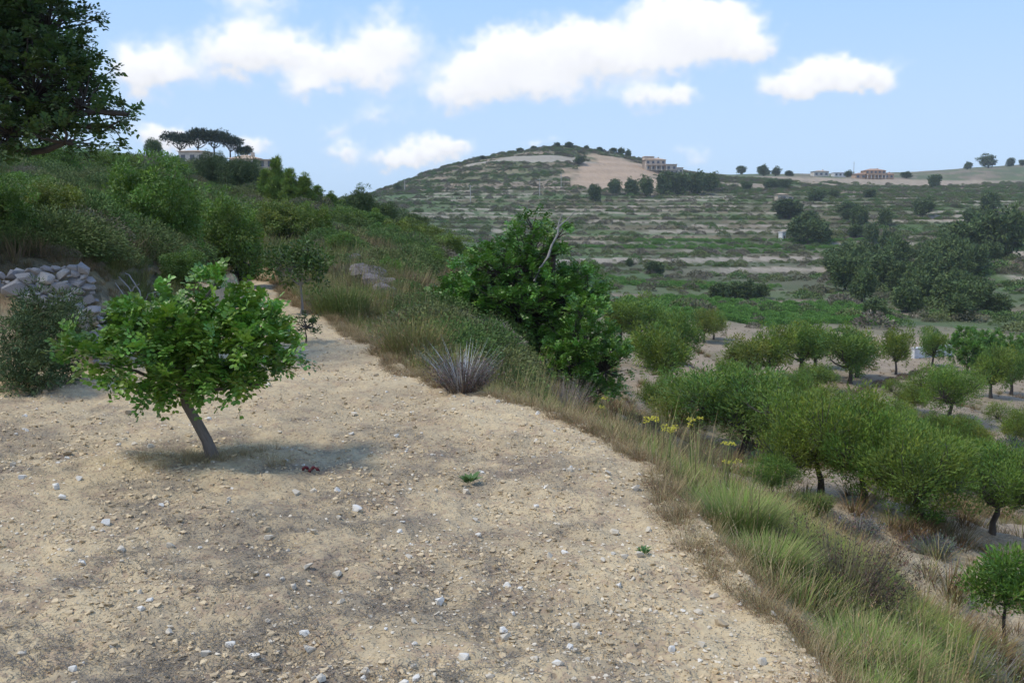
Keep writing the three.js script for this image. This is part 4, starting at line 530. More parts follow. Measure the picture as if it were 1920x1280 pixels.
{ // sapling by the path and the seedling in front of it
  const p = at(566, 598, 17); p.y = height(p.x, p.z); const s = 17 / FPX;
  const t = thingOf(plant({ seed: 71, H: 1.35, lobes: [[-0.1, 0.85, 0, 0.45, 0.36, 0.4], [0.3, 0.8, 0, 0.3, 0.34, 0.3], [-0.35, 0.95, 0, 0.3, 0.22, 0.3], [0.1, 1.15, 0, 0.28, 0.2, 0.25]], trunk: [V(0, -0.1, 0), V(0.01, 0.2, 0), V(-0.01, 0.5, 0)], trunkR: 0.028, limbR: 0.016, twigR: 0.006, clumps: 110, leaves: 26, clumpR: 0.13, leafL: 0.075, leafW: 0.034, color: [0.085, 0.15, 0.03], inner: 0.3, young: 0.3, floor: 0.35 }), 'trunk', 'crown', M.deadWood, M.leaf); t.position.copy(p); put(t, 'sapling_tree', 'airy young tree with thin grey stem beside the path', 'tree');
  const q = hit(573, 643), u = thingOf(plant({ seed: 73, H: 0.4, lobes: [[0.02, 0.24, 0, 0.15, 0.1, 0.14], [0.1, 0.3, 0, 0.08, 0.07, 0.08]], trunk: [V(0, -0.04, 0), V(0.01, 0.08, 0), V(0, 0.16, 0)], trunkR: 0.012, limbR: 0.006, clumps: 26, leaves: 2, compound: 3, rachis: 0.09, clumpR: 0.03, leafL: 0.04, leafW: 0.028, color: [0.07, 0.12, 0.03], inner: 0.3 }), 'stem', 'foliage', M.barkDark, M.leaf); u.position.copy(q); put(u, 'carob_seedling', 'tiny carob seedling on bare soil right of the small carob', 'plant');
}
// broom and other clumps that stand out
function clump(u, vb, hpx, wpx, spec, name, label, category, d) { const p = d ? at(u, vb, d) : hit(u, vb); p.y = height(p.x, p.z); const m = -p.z / FPX, H = hpx * m, g = new THREE.Group(); const o = spec(H, wpx * m / 2); part('stems', tuft(900 + Math.round(u + vb), o), M.dry, g); if (o.second) part(o.secondName ?? 'foliage', tuft(1900 + Math.round(u + vb), o.second), o.secondMat ?? M.dry, g); g.position.copy(p); put(g, name, label, category); return g; }
const broom = (c) => (H, R) => ({ n: 1300, R: R * 0.75, L: H * 0.95, W: 0.007, lean: 0.4, bend: 0.08, leafy: 2, leafL: 0.05, leafW: 0.008, colors: c });
const BG = [[0.13, 0.18, 0.04], [0.17, 0.2, 0.05], [0.1, 0.14, 0.035]], BS = [[0.16, 0.19, 0.05], [0.22, 0.21, 0.07], [0.27, 0.22, 0.1]];
clump(640, 597, 72, 116, broom(BG), 'broom_shrub', 'yellow-green broom shrub beside the far end of the field', 'shrub');
clump(775, 690, 108, 100, broom(BS), 'broom_shrub', 'olive broom shrub on the field edge left of the silvery shrub', 'shrub');
clump(835, 690, 90, 70, broom(BS), 'broom_shrub', 'upright broom shrub just left of the large carob', 'shrub', 10.6);
clump(868, 735, 122, 92, (H, R) => ({ n: 480, R: R * 0.6, L: H * 0.62, W: 0.007, lean: 0.75, bend: 0.05, leafy: 6, leafL: 0.025, leafW: 0.007, colors: [[0.13, 0.1, 0.085], [0.17, 0.14, 0.12]], second: { n: 170, R: R * 0.5, L: H * 0.95, W: 0.0035, lean: 0.5, bend: 0.22, colors: [[0.55, 0.57, 0.58], [0.42, 0.44, 0.46]] }, secondName: 'silver_stalks' }), 'grey_shrub', 'grey-brown shrub with upright silvery stalks on the field edge', 'shrub');
clump(1050, 768, 70, 120, (H, R) => ({ n: 420, R: R * 0.8, L: H, W: 0.005, lean: 0.5, bend: 0.1, leafy: 4, leafL: 0.022, leafW: 0.006, colors: [[0.24, 0.21, 0.19], [0.19, 0.16, 0.14], [0.3, 0.26, 0.22]] }), 'grey_shrub', 'lilac-grey dried shrub below the large carob', 'shrub');
clump(940, 745, 44, 80, (H, R) => ({ n: 420, R: R * 0.8, L: H, W: 0.005, lean: 0.5, bend: 0.12, leafy: 2, colors: BG }), 'herb_clump', 'bright yellow-green herb clump below the large carob', 'plant');
clump(1283, 905, 116, 136, (H, R) => ({ n: 900, R: R * 0.6, L: H, W: 0.0045, lean: 0.65, bend: 0.06, leafy: 7, leafL: 0.022, leafW: 0.005, leafColor: [0.12, 0.11, 0.06], colors: [[0.17, 0.16, 0.08], [0.14, 0.11, 0.08], [0.2, 0.21, 0.09]] }), 'dwarf_shrub', 'brown-green dwarf shrub under the yellow flowers', 'shrub');
clump(1570, 1150, 178, 215, (H, R) => ({ n: 900, R: R * 0.55, L: H * 0.98, W: 0.0042, lean: 0.75, bend: 0.07, leafy: 7, leafL: 0.02, leafW: 0.006, leafColor: [0.12, 0.085, 0.06], heads: 0.7, headColor: [0.13, 0.085, 0.07], colors: [[0.15, 0.14, 0.07], [0.12, 0.1, 0.07], [0.18, 0.19, 0.08]] }), 'dwarf_shrub', 'large brown dwarf shrub with dry seed heads at lower right', 'shrub');
const mound = (H, R) => ({ n: 2600, R: R, L: H, W: 0.0032, lean: 0.4, bend: 0.25, colors: [[0.15, 0.25, 0.04], [0.19, 0.27, 0.06], [0.24, 0.27, 0.08], [0.3, 0.27, 0.12]] });
clump(1375, 1000, 100, 130, mound, 'grass_clump', 'bright green grass mound below the yellow flowers', 'grass clump');
clump(1440, 1080, 90, 110, mound, 'grass_clump', 'green grass clump left of the large brown dwarf shrub', 'grass clump');
clump(1620, 1275, 120, 190, mound, 'grass_clump', 'bright green grass clump in front of the large brown dwarf shrub', 'grass clump');
clump(1800, 1290, 90, 170, (H, R) => ({ n: 500, R, L: H, W: 0.005, lean: 0.6, bend: 0.1, leafy: 4, leafL: 0.02, leafW: 0.005, colors: [[0.24, 0.22, 0.2], [0.2, 0.19, 0.13], [0.15, 0.17, 0.07]] }), 'grey_shrub', 'pale grey dried shrub at the bottom right corner', 'shrub');
clump(1610, 1000, 36, 66, (H, R) => ({ n: 420, R: R * 0.7, L: H, W: 0.008, lean: 0.9, bend: 0.05, leafy: 5, leafL: 0.035, leafW: 0.012, colors: [[0.2, 0.19, 0.18], [0.16, 0.15, 0.13]] }), 'cushion_shrub', 'grey cushion shrub on the lower terrace, left of two', 'shrub');
clump(1745, 1038, 42, 84, (H, R) => ({ n: 420, R: R * 0.7, L: H, W: 0.008, lean: 0.9, bend: 0.05, leafy: 5, leafL: 0.035, leafW: 0.012, colors: [[0.19, 0.19, 0.17], [0.15, 0.16, 0.13]] }), 'cushion_shrub', 'grey cushion shrub on the lower terrace, right of two', 'shrub');
clump(1700, 1010, 40, 60, (H, R) => ({ n: 300, R: R * 0.8, L: H, W: 0.006, lean: 0.6, bend: 0.15, leafy: 2, colors: [[0.34, 0.2, 0.09], [0.28, 0.19, 0.1]] }), 'dry_herb', 'orange-brown dried herb on the lower terrace', 'plant');
clump(1525, 962, 42, 62, broom(BG), 'broom_shrub', 'small green shrub at the foot of the tall front row almond', 'shrub');
clump(1735, 985, 30, 40, (H, R) => ({ n: 200, R: R * 0.8, L: H, W: 0.012, lean: 0.6, bend: 0.1, leafy: 5, leafL: 0.06, leafW: 0.02, colors: [[0.1, 0.2, 0.03]] }), 'leafy_herb', 'bright leafy herb between the two cushion shrubs', 'plant');
{ // weeds on the field
  const weed = (u, v, H, label) => { const p = hit(u, v), r = rng(u), s = new Soup(); for (let k = 0; k < 34; k++) { const a = r() * 6.3, d = V(Math.cos(a), 0.3 + 0.9 * r(), Math.sin(a)).normalize(); s.leaf(V(Math.cos(a) * 0.01, 0.01 + 0.02 * r(), Math.sin(a) * 0.01), d, V(0, 1, 0).add(rdir(r).multiplyScalar(0.4)).normalize(), H * (0.6 + 0.7 * r()), H * 0.35, [0.12 * (0.8 + 0.4 * r()), 0.23, 0.07]); } const m = new THREE.Mesh(s.geo(), M.leaf); m.position.copy(p); m.position.y += 0.01; put(m, 'field_weed', label, 'plant'); };
  weed(880, 912, 0.075, 'little bright green weed alone in the middle of the field'); weed(1206, 1046, 0.035, 'tiny blue-green weed near the right side of the field');
  // yellow flower heads on thin stems
  [[1222, 800, 26, 5, 'yellow umbel flowers, left end of the flowering group'], [1252, 812, 30, 7, 'yellow umbel flowers, densest cluster of the flowering group'], [1303, 800, 22, 4, 'yellow umbel flowers, right end of the flowering group'], [1362, 838, 24, 4, 'yellow umbel flowers above the lowest pair'], [1372, 868, 20, 4, 'lowest yellow umbel flowers beside the almond trunk'], [1136, 760, 20, 2, 'single yellow flower stalk left of the flowering group']].forEach(([u, v, hp, n, label], k) => {
    const d = k === 5 ? 7.8 : 6.4, p0 = at(u, v + 60, d); p0.y = height(p0.x, p0.z); const g = new THREE.Group(), r = rng(600 + k), stem = new Soup(), dots = []; const tip = at(u, v - hp * 0.4, d).sub(p0);
    for (let j = 0; j < n; j++) { const e = tip.clone().add(V((r() - 0.5) * 0.1, (r() - 0.6) * 0.08, (r() - 0.5) * 0.1)), b = V((r() - 0.5) * 0.05, 0, (r() - 0.5) * 0.05), L = e.distanceTo(b); stem.blade(b, e.clone().sub(b).normalize(), V(0, 0, 0), L, 0.008, [0.2, 0.25, 0.07]); for (let q = 0; q < 16; q++) { const m = new THREE.IcosahedronGeometry(0.0035 + 0.0025 * r(), 0); m.scale(1, 0.6, 1); m.translate(e.x + (r() - 0.5) * 0.045, e.y + (r() - 0.5) * 0.022, e.z + (r() - 0.5) * 0.045); dots.push(m); } }
    part('stems', stem.geo(), M.dry, g); part('flower_heads', mergeGeometries(dots), M.yellow, g).userData.kind = 'stuff'; g.position.copy(p0); put(g, 'yellow_flower', label, 'flower', 'yellow flowers on the field edge');
  });
}
{ // dead twigs by the wall's end
  const p = at(262, 590, 11.8), g = new THREE.Group(), w = new Wood(), r = rng(83); p.y = height(p.x, p.z); const q = (u, v) => at(u, v, 11.8).sub(p);
  for (const l of [[[262, 585], [240, 540], [222, 518]], [[268, 585], [262, 545], [240, 515], [232, 512]], [[262, 585], [275, 552], [300, 545], [318, 548]], [[250, 590], [228, 548], [215, 530]], [[240, 556], [252, 538], [262, 532]], [[285, 585], [290, 552]]]) { const pts = l.map(([u, v]) => q(u, v).add(V(0, 0, (r() - 0.5) * 0.1))); w.tube(pts, pts.map((_, i) => lerp(0.014, 0.005, i / (pts.length - 1))), 5); }
  part('branches', w.geo(), M.deadWood, g); g.position.copy(p); put(g, 'dead_shrub', 'bare grey dead branches at the right end of the stone wall', 'shrub');
}
{ // rock outcrop on the spur
  const p = hit(712, 550); const g = new THREE.Group(); g.position.copy(p); const r = rng(91);
  [[676, 500, 0.42], [696, 522, 0.4], [715, 540, 0.36], [734, 555, 0.3], [750, 568, 0.24], [748, 535, 0.13]].forEach(([u, v, s], k) => { const geo = new THREE.IcosahedronGeometry(s, 3), a = geo.attributes.position, uv = geo.attributes.uv; for (let i = 0; i < a.count; i++) { const x = a.getX(i), y = a.getY(i), z = a.getZ(i), f = 0.5 + 1.0 * fbm(x * 5 + k * 7 + z * 3, y * 4 + z * 2.7, 4); a.setXYZ(i, x * f * 1.05, y * f * 0.75 - x * 0.45, z * f); uv.setXY(i, x * 0.6 + z * 0.3, y * 0.6); } geo.computeVertexNormals(); const m = part('boulder', geo, M.rock, g), q = hit(u, v + 8); q.y = height(q.x, q.z) + s * 0.3; m.position.copy(q.sub(p)); m.rotation.y = 0.2 * Math.sin(k); });
  put(g, 'rock_outcrop', 'slanting grey rock outcrop on the bank behind the field', 'rock');
}

// ---------------------------------------------------------------- stones, crumbs and litter on the field
{
  const r = rng(101), shapes = []; for (let k = 0; k < 9; k++) shapes.push(stoneGeo(500 + k, 14, 1, 0.5 + 0.3 * r(), 0.75));
  const lay = (x, z, s, m, label) => { const o = new THREE.Mesh(shapes[Math.floor(r() * 9)], m); o.position.set(x, fieldTop(x, z) + 0.012 + s * 0.28, z); o.scale.setScalar(s); o.rotation.set((r() - 0.5) * 0.5, r() * 6.3, (r() - 0.5) * 0.5); put(o, 'field_stone', label, 'stone', 'pale stones lying on the field'); };
  for (const [u, v, px, label, mi] of [[1130, 1060, 22, 'rounded cream stone, left of a pair on the right of the field'], [1170, 1052, 20, 'rounded cream stone, right of a pair on the right of the field'], [632, 1083, 26, 'pale pointed stone, right of the two largest in the centre foreground'], [578, 1072, 24, 'pale slanted stone, left of the two largest in the centre foreground'], [668, 963, 24, 'bright white chip of stone below the dark litter patch', 1], [175, 1000, 18, 'pale stone on the left of the field below the small carob'], [42, 903, 20, 'white stone near the left edge of the field', 1], [386, 1243, 26, 'pale stone at the bottom edge left of centre'], [1310, 1157, 24, 'long pale stone on the right of the field'], [1450, 1160, 18, 'rounded cream stone closest to the grass at lower right'], [1010, 778, 16, 'white stone at the foot of the grassy edge', 1], [720, 912, 26, 'sandy clod standing in the dark litter patch', 2], [1353, 1186, 34, 'flat brown clod of earth at lower right of the field', 2], [588, 1008, 22, 'cream triangular stone in the centre of the field'], [550, 1110, 20, 'pale wedge shaped stone left of the bottom centre'], [820, 1160, 18, 'pale ring-shaped looking stone right of bottom centre'], [748, 1160, 18, 'pale stone left of the ring-shaped one at the bottom']]) { const p = hit(u, v); lay(p.x, p.z, px / 2 / FPX * -p.z * 1.05, M.pale[mi ?? 0], label); }
  let n = 0; while (n < 283) { const d = 3.1 * Math.exp(r() * 1.35), t = lerp(-0.56, 0.36, r()), x = t * d, z = -d; if (sdf(x, z) > -0.1) continue; n++; lay(x, z, (0.012 + 0.021 * r() ** 2) * (0.8 + d * 0.06), M.pale[r() < 0.5 ? 0 : r() < 0.8 ? 1 : 2], 'small pale stone scattered on the dry field soil'); }
  const crumb = stoneGeo(520, 9, 1, 0.7, 0.85), crumb2 = stoneGeo(521, 8, 1, 0.6, 0.8), A = [[], []], B = [];
  for (let k = 0; k < 60000; k++) { const d = 2.6 * Math.exp(r() * 1.75), t = lerp(-0.62, 0.5, r()), x = t * d, z = -d; if (sdf(x, z) > 0.02) continue; const cl = fbm(x * 2.2 + 4, z * 2.2, 3); if (cl < 0.36 + 0.3 * r()) continue; const s = (0.004 + 0.017 * r() ** 3) * (0.75 + d * 0.07), q = 0.7 + 0.5 * r(); A[k & 1].push([x, fieldTop(x, z) + 0.012 + s * 0.2, z, r() * 6.3, s, s, (r() - 0.5) * 1.2, 0, [0.55 * q, 0.43 * q, 0.265 * q]]); }
  for (let k = 0; k < 14000; k++) { const d = 2.6 * Math.exp(r() * 1.8), t = lerp(-0.62, 0.5, r()), x = t * d, z = -d, e = sdf(x, z); if (e > 0.04) continue; if (fbm(x * 1.1 + 30, z * 1.1, 3) < 0.3 + 0.36 * r() && e < -0.5) continue; const s = (0.004 + 0.009 * r() ** 2) * (0.75 + d * 0.07), q = 0.85 + 0.3 * r(); B.push([x, fieldTop(x, z) + 0.012 + s * 0.2, z, r() * 6.3, s, s, (r() - 0.5) * 1.2, 0, [0.62 * q, 0.54 * q, 0.41 * q]]); }
  const plain = std({ color: lin(1, 1, 1) });
  scatter('soil_crumbs', 'crumbs of dry soil covering the field', crumb, plain, A[0]); scatter('soil_crumbs', 'crumbs of dry soil covering the field', crumb2, plain, A[1]); scatter('pebbles', 'small pale pebbles mixed into the field soil', crumb2, plain, B);
  const litter = [0, 1].map((k) => { const q = rng(540 + k), s = new Soup(); for (let j = 0; j < 12; j++) { const a = q() * 6.3, o = V((q() - 0.5) * 0.13, 0.002 + 0.008 * q(), (q() - 0.5) * 0.13), c = 0.08 + 0.13 * q(); s.blade(o, V(Math.cos(a), 0.12 * q(), Math.sin(a)).normalize(), V((q() - 0.5) * 0.3, 0.05, (q() - 0.5) * 0.3), 0.012 + 0.03 * q(), 0.0026, [c, c * 0.87, c * 0.7]); } return s.geo(); }), L = [[], []];
  for (let k = 0; k < 15000; k++) { const d = 2.6 * Math.exp(r() * 1.5), t = lerp(-0.62, 0.4, r()), x = t * d, z = -d; if (sdf(x, z) > -0.05) continue; if (litterMask(x, z) * (0.5 + 0.9 * fbm(x * 6, z * 6, 2)) < 0.3 + 0.9 * r() && r() > 0.02) continue; L[k & 1].push([x, fieldTop(x, z) + 0.012, z, r() * 6.3, 0.7 + 0.6 * r()]); }
  scatter('dry_litter', 'dark dried weed litter lying in patches on the field', litter[0], M.dry, L[0]); scatter('dry_litter', 'dark dried weed litter lying in patches on the field', litter[1], M.dry, L[1]);
  // dry grass round the small carob's foot
  const c = hit(390, 866), D = []; for (let k = 0; k < 60; k++) { const a = r() * 6.3, q = 0.07 + 0.5 * r() ** 1.5, x = c.x + Math.cos(a) * q * 1.3, z = c.z + Math.sin(a) * q * 0.7; D.push([x, fieldTop(x, z), z, r() * 6.3, 0.3 + 0.3 * r(), 0.2 + 0.25 * r()]); } scatter('dry_grass', 'short dry grass around the foot of the small carob', G.straw[0], M.dry, D);
  const e = hit(582, 889), w = new Wood(); w.tube(new THREE.CatmullRomCurve3([V(-0.05, 0.012, 0), V(-0.035, 0.035, 0.01), V(-0.015, 0.015, -0.01), V(0.0, 0.01, 0.012), V(0.02, 0.03, 0), V(0.045, 0.022, 0.01), V(0.055, 0.008, -0.01)]).getPoints(24), Array.from({ length: 25 }, (_, i) => 0.008 + 0.004 * Math.sin(i * 1.3)), 6, 0.5); const red = new THREE.Mesh(w.geo(), M.red); red.position.copy(e); red.position.y = fieldTop(e.x, e.z) + 0.012; put(red, 'red_scrap', 'small dark red crumpled scrap on the soil right of the small carob', 'litter');
}

// ---------------------------------------------------------------- far slope trees
const FP = (list, group, name = 'pine_tree') => { for (const [u, vb, h, w, label, d] of list) grow('farPine', u, vb, h, w, name, label, 'tree', group, { d }); };
FP([[1117, 378, 32, 30, 'dark pine at the left end of the row below the bare earth slope'], [1152, 366, 32, 26, 'second dark pine in the row below the bare earth slope'], [1184, 366, 30, 28, 'third dark pine in the row below the bare earth slope'], [1212, 368, 36, 26, 'fourth dark pine in the row below the bare earth slope'], [1245, 366, 44, 40, 'tallest dark pine in the row below the hill villa'], [1275, 366, 44, 40, 'dark pine right of the tallest one below the hill villa'], [1308, 364, 40, 38, 'sixth dark pine in the row below the hill villa'], [1334, 360, 34, 30, 'dark pine at the right end of the row below the hill villa']], 'dark pines below the bare earth slope');
FP([[1482, 408, 34, 62, 'wide flat-topped dark tree below the little stone hut'], [1592, 402, 24, 46, 'round dark tree alone on the terraces right of the stone hut'], [1500, 455, 46, 50, 'dark tree right of the small white hut, left of two'], [1535, 458, 44, 46, 'dark tree right of the small white hut, right of two'], [1515, 432, 36, 40, 'dark tree above the pair beside the white hut']], 'dark trees on the middle terraces');
FP([[1795, 490, 74, 70, 'big pine left of the one at the right edge of the far slope', 215], [1850, 492, 84, 66, 'big pine standing near the right edge of the far slope', 215], [1895, 490, 92, 70, 'big pine at the right edge of the far slope', 212]], 'big pines on the far slope');
{ const r = rng(111); for (let k = 0; k < 42; k++) { const u = 1560 + 275 * r(), v = 500 + 92 * r(); if (u + 0.9 * (590 - v) < 1600) continue; grow('farPine', u, v, 46 + 22 * r(), 42 + 18 * r(), 'pine_tree', 'pine in the crowded wood on the lower right of the far slope', 'tree', 'pines of the valley wood'); } }
{ const r = rng(113); for (let k = 0; k < 22; k++) { const u = 1580 + 340 * r(), v = 392 + 105 * r(); grow('farPine', u, v, 22 + 20 * r(), 24 + 18 * r(), 'pine_tree', 'scattered pine on the upper right of the far slope', 'tree', 'scattered pines of the far slope'); } }
FP([[1345, 562, 32, 44, 'round bush above the vineyard, leftmost of four'], [1378, 560, 34, 42, 'round bush above the vineyard, second of four'], [1402, 562, 36, 40, 'round bush above the vineyard, third of four'], [1428, 560, 28, 36, 'round bush above the vineyard, rightmost of four'], [1230, 516, 26, 40, 'dark round bush on the pale terraces right of the large carob'], [1180, 500, 16, 16, 'small bush on the terraces right of the large carob'], [1640, 600, 40, 46, 'green bush at the right end of the vineyard'], [1800, 600, 46, 50, 'bush below the valley wood, left of two'], [1870, 590, 40, 50, 'bush below the valley wood, right of two']], 'round bushes on the valley floor', 'round_bush');
FP([[1067, 268, 11, 16, 'largest tree on the very top of the far hill', 570], [1045, 272, 8, 12, 'small tree left of the hilltop tree', 570], [1100, 271, 8, 12, 'small tree right of the hilltop tree', 572], [1125, 274, 8, 13, 'second small tree right of the hilltop tree', 575], [1150, 282, 10, 14, 'tree on the right shoulder of the far hill, left of three', 575], [1165, 286, 12, 14, 'tree on the right shoulder of the far hill, middle of three', 575], [1178, 290, 14, 12, 'tree on the right shoulder of the far hill, right of three', 575], [1000, 277, 8, 14, 'small tree on the left shoulder of the hilltop', 565], [975, 280, 8, 14, 'small tree further down the left shoulder of the hilltop', 562], [1087, 313, 14, 20, 'dark round bush alone on the left of the bare earth slope', 510], [745, 360, 14, 16, 'tree at the foot of the far hill by the first pole', 470], [905, 297, 7, 14, 'small tree at the left end of the pale hill terrace', 545]], 'small trees on the far hill', 'hill_tree');
FP([[1390, 326, 16, 18, 'small tree on the far ridge right of the villa'], [1432, 324, 20, 22, 'tree on the far ridge, left of a close pair', 640], [1455, 324, 16, 18, 'tree on the far ridge, right of a close pair', 640], [1480, 328, 10, 18, 'low tree on the far ridge beyond the close pair', 640], [1753, 352, 26, 24, 'dark tree alone on the tan field of the far plateau'], [1816, 308, 14, 14, 'small round tree on the right hand hilltop', 790], [1854, 309, 24, 32, 'large round tree on the right hand hilltop', 790], [1895, 310, 16, 18, 'tree right of the large round one on the hilltop', 790], [1918, 311, 12, 14, 'tree on the hilltop at the right edge', 790], [1700, 335, 12, 20, 'low tree right of the sandy villa', 640], [1590, 336, 12, 16, 'low tree left of the sandy villa', 640], [1445, 354, 20, 30, 'bushy tree on the plateau edge above the stone hut', 480], [1470, 352, 22, 30, 'bushy tree on the plateau edge right above the stone hut', 480], [1530, 372, 22, 34, 'dark bush right of the stone hut', 400], [1565, 366, 16, 22, 'small dark bush further right of the stone hut', 410], [1630, 368, 16, 30, 'low dark bush on the terrace under the tan field', 410], [1400, 350, 16, 22, 'bush left of the plateau edge trees', 480]], 'trees on the far plateau', 'plateau_tree');

// ---------------------------------------------------------------- houses, hut, wall, poles
const box = (w, h, d, x, y, z) => new THREE.BoxGeometry(w, h, d).translate(x, y + h / 2, z);
function hip(w, d, h, x, y, z, o = 0.5) { const a = w / 2 + o, b = d / 2 + o, k = Math.max(0.2, a - b), p = [-a, 0, b, a, 0, b, a, 0, -b, -a, 0, -b, -k, h, 0, k, h, 0], g = new THREE.BufferGeometry(); g.setAttribute('position', new THREE.Float32BufferAttribute(p.map((q, i) => q + [x, y, z][i % 3]), 3)); g.setAttribute('uv', new THREE.Float32BufferAttribute(Array.from({ length: 12 }, (_, i) => (i % 2 ? p[Math.floor(i / 2) * 3 + 2] : p[Math.floor(i / 2) * 3]) / 3), 2)); g.setIndex([0, 1, 5, 0, 5, 4, 2, 3, 4, 2, 4, 5, 3, 0, 4, 1, 2, 5, 0, 3, 2, 0, 2, 1]); const q = g.toNonIndexed(); q.computeVertexNormals(); return q; }
function house(u, vb, d, turn, blocks, name, label, wallMat, roofMat, extra) {
  const p = at(u, vb, d); p.y = height(p.x, p.z) - 0.3; const g = new THREE.Group(); g.position.copy(p); g.rotation.y = turn;
  for (const [x, z, w, dp, h, rh, y0 = 0, nw = 3] of blocks) {
    part('wall', box(w, h, dp, x, y0, z), wallMat, g); const rf = part('roof', rh > 0.3 ? hip(w, dp, rh, x, y0 + h, z) : box(w + 0.5, 0.3, dp + 0.5, x, y0 + h, z), roofMat, g);
    if (rh > 0.6) part('chimney', box(0.7, 1.1, 0.7, x + w * 0.22, y0 + h + rh * 0.4, z - 0.3), wallMat, rf);
    const floors = Math.max(1, Math.floor(h / 2.7)); for (let f = 0; f < floors; f++) for (let k = 0; k < nw; k++) { const wx = x + (k + 0.5 - nw / 2) * w / nw, wy = y0 + f * 2.8 + 0.9, win = part('window', box(w / nw * 0.46, 1.4, 0.16, wx, wy, z + dp / 2), M.glass, g); part('sill', box(w / nw * 0.54, 0.14, 0.3, wx, wy - 0.16, z + dp / 2 + 0.05), wallMat, win); }
  }
  if (extra) extra(g); return put(g, name, label, 'house');
}
const porch = (x, z, w, h, n) => (g) => { part('porch_roof', box(w, 0.35, 2.6, x, h, z), M.tilePale, g); for (let k = 0; k <= n; k++) part('porch_column', box(0.4, h, 0.4, x - w / 2 + 0.2 + (w - 0.4) * k / n, 0, z + 1), M.cream, g); };
house(1226, 324, 528, 0.1, [[0, 0, 11, 8, 5.8, 1.2, 0, 4], [8.5, 1, 6, 7, 3.2, 0.1, 0, 2], [-3, -1, 5, 6, 7.4, 0.1, 0, 2]], 'hill_villa', 'cream two-storey villa on the right shoulder of the far hill', M.plaster, M.tilePale, porch(0, 5.2, 11, 2.6, 4));
house(1268, 325, 535, -0.1, [[0, 0, 7, 6, 3.4, 0.1, 0, 3]], 'annex_house', 'low pale house beside the hill villa', M.cream, M.tilePale);
house(462, 314, 205, 0.15, [[0, 0, 6, 5, 2.5, 0.9, 0, 3], [4.2, 0.6, 3, 4, 2.1, 0.1, 0, 2]], 'ridge_house', 'peach coloured house with hipped roof on the left skyline', M.plaster, M.tilePale, porch(-0.5, 3.4, 4.4, 2.0, 3));
house(368, 316, 200, 0, [[0, 0, 5.5, 5, 3.0, 0.4, 0, 3]], 'ridge_house', 'cream house half hidden under the stone pines on the left skyline', M.cream, M.tilePale);
house(1637, 341, 632, 0, [[0, 0, 13, 9, 5.4, 1.4, 0, 5], [-9.5, 1, 7, 7, 3.2, 0.9, 0, 2], [9, 0.5, 6, 7, 3.2, 0.9, 0, 2]], 'plateau_villa', 'sandy villa with tiled roofs on the far plateau', M.ochre, M.tile, porch(0, 5.6, 12, 2.6, 5));
house(1537, 331, 660, 0, [[0, 0, 10, 8, 3.4, 0.8, 0, 3]], 'plateau_house', 'pale house left of the white house on the far plateau', M.cream, M.tilePale);
house(1573, 332, 660, 0, [[0, 0, 8, 7, 2.8, 0.1, 0, 3]], 'plateau_house', 'small white house left of the sandy villa on the far plateau', M.white, M.white);
house(1468, 372, 400, 0.1, [[-0.6, 0, 4.4, 4, 3.2, 0.5, 0, 1], [2.6, 0.2, 2.6, 3, 2.1, 0.05, 0, 1]], 'stone_hut', 'little sandy stone hut on the upper terraces of the far slope', M.plaster, M.tilePale);
{ const p = at(1467, 446, 278); p.y = height(p.x, p.z); const g = new THREE.Group(); g.position.copy(p); g.rotation.y = 0.5; part('wall', box(1.3, 2.7, 1.6, 0, -0.3, 0), M.white, g); part('roof', box(1.6, 0.16, 1.9, 0, 2.4, 0), M.white, g); part('door', box(0.55, 1.5, 0.1, 0.1, -0.1, 0.8), M.door, g); put(g, 'white_hut', 'small white hut in the middle of the far terraces', 'hut'); }
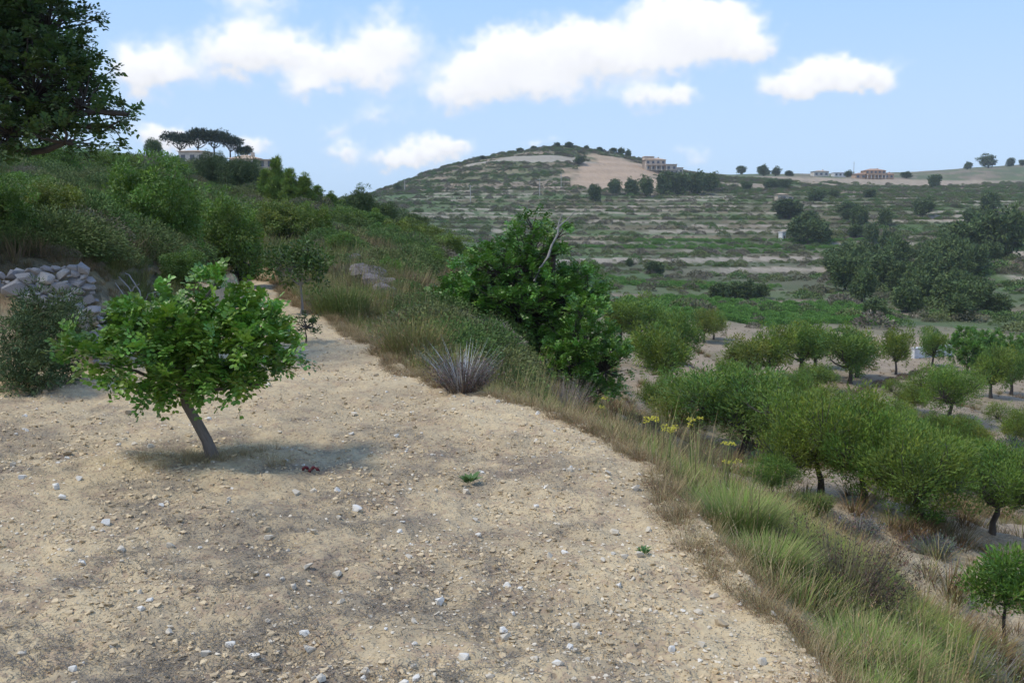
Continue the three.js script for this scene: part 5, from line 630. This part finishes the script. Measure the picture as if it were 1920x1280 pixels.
{ const a = hit(1712, 672), b = at(1782, 678, -a.z + 2), g = new THREE.Group(); b.y = height(b.x, b.z); g.position.copy(a); const L = Math.hypot(b.x - a.x, b.z - a.z); g.rotation.y = -Math.atan2(b.z - a.z, b.x - a.x); part('wall', box(L, 1.1, 0.3, L / 2, -0.35, 0), M.white, g); part('coping', box(L + 0.1, 0.07, 0.42, L / 2, 0.75, 0), M.white, g); put(g, 'white_wall', 'low white wall at the far side of the orchard', 'wall'); }
{ const tops = []; for (const [u, vb, vt, d, label] of [[759, 362, 341, 460, 'utility pole at the left foot of the far hill'], [882, 380, 344, 400, 'utility pole in the middle of the far hill foot'], [1012, 368, 337, 420, 'thin utility pole left of the pole by the gully'], [1052, 364, 334, 440, 'utility pole beside the pale gully on the far hill']]) { const p = at(u, vb, d); p.y = height(p.x, p.z); const H = Math.max(5, (vb - vt) / FPX * d), g = new THREE.Group(); g.position.copy(p); part('pole', new THREE.CylinderGeometry(0.13, 0.2, H + 1, 8).translate(0, H / 2 - 0.5, 0), M.pole, g); part('crossarm', box(1.5, 0.14, 0.14, 0, H - 0.5, 0.16), M.pole, g); put(g, 'utility_pole', label, 'pole', 'utility poles on the far hill'); tops.push(p.clone().add(V(0, H - 0.35, 0))); }
  for (let k = 0; k < 3; k++) { const pts = []; for (let j = 0; j <= 14; j++) { const f = j / 14, q = tops[k].clone().lerp(tops[k + 1], f); q.y -= Math.sin(f * Math.PI) * 1.2; pts.push(q); } const w = new Wood(); w.tube(pts, pts.map(() => 0.035), 4); put(new THREE.Mesh(w.geo(), M.wire), 'power_line', ['left', 'middle', 'right'][k] + ' span of wire between the poles on the far hill', 'wire', 'power lines'); }
  const p = at(1601, 330, 700), g = new THREE.Group(); p.y = height(p.x, p.z); g.position.copy(p); part('mast', new THREE.CylinderGeometry(0.12, 0.22, 10, 6).translate(0, 5, 0), M.pole, g); part('antenna', box(1.2, 0.12, 0.12, 0, 8.5, 0), M.pole, g); put(g, 'radio_mast', 'thin mast on the far plateau skyline left of the sandy villa', 'mast'); }

scene.fog = new THREE.FogExp2(new THREE.Color(0.78, 0.86, 0.96), 0.0002);
renderer.render(scene, camera);
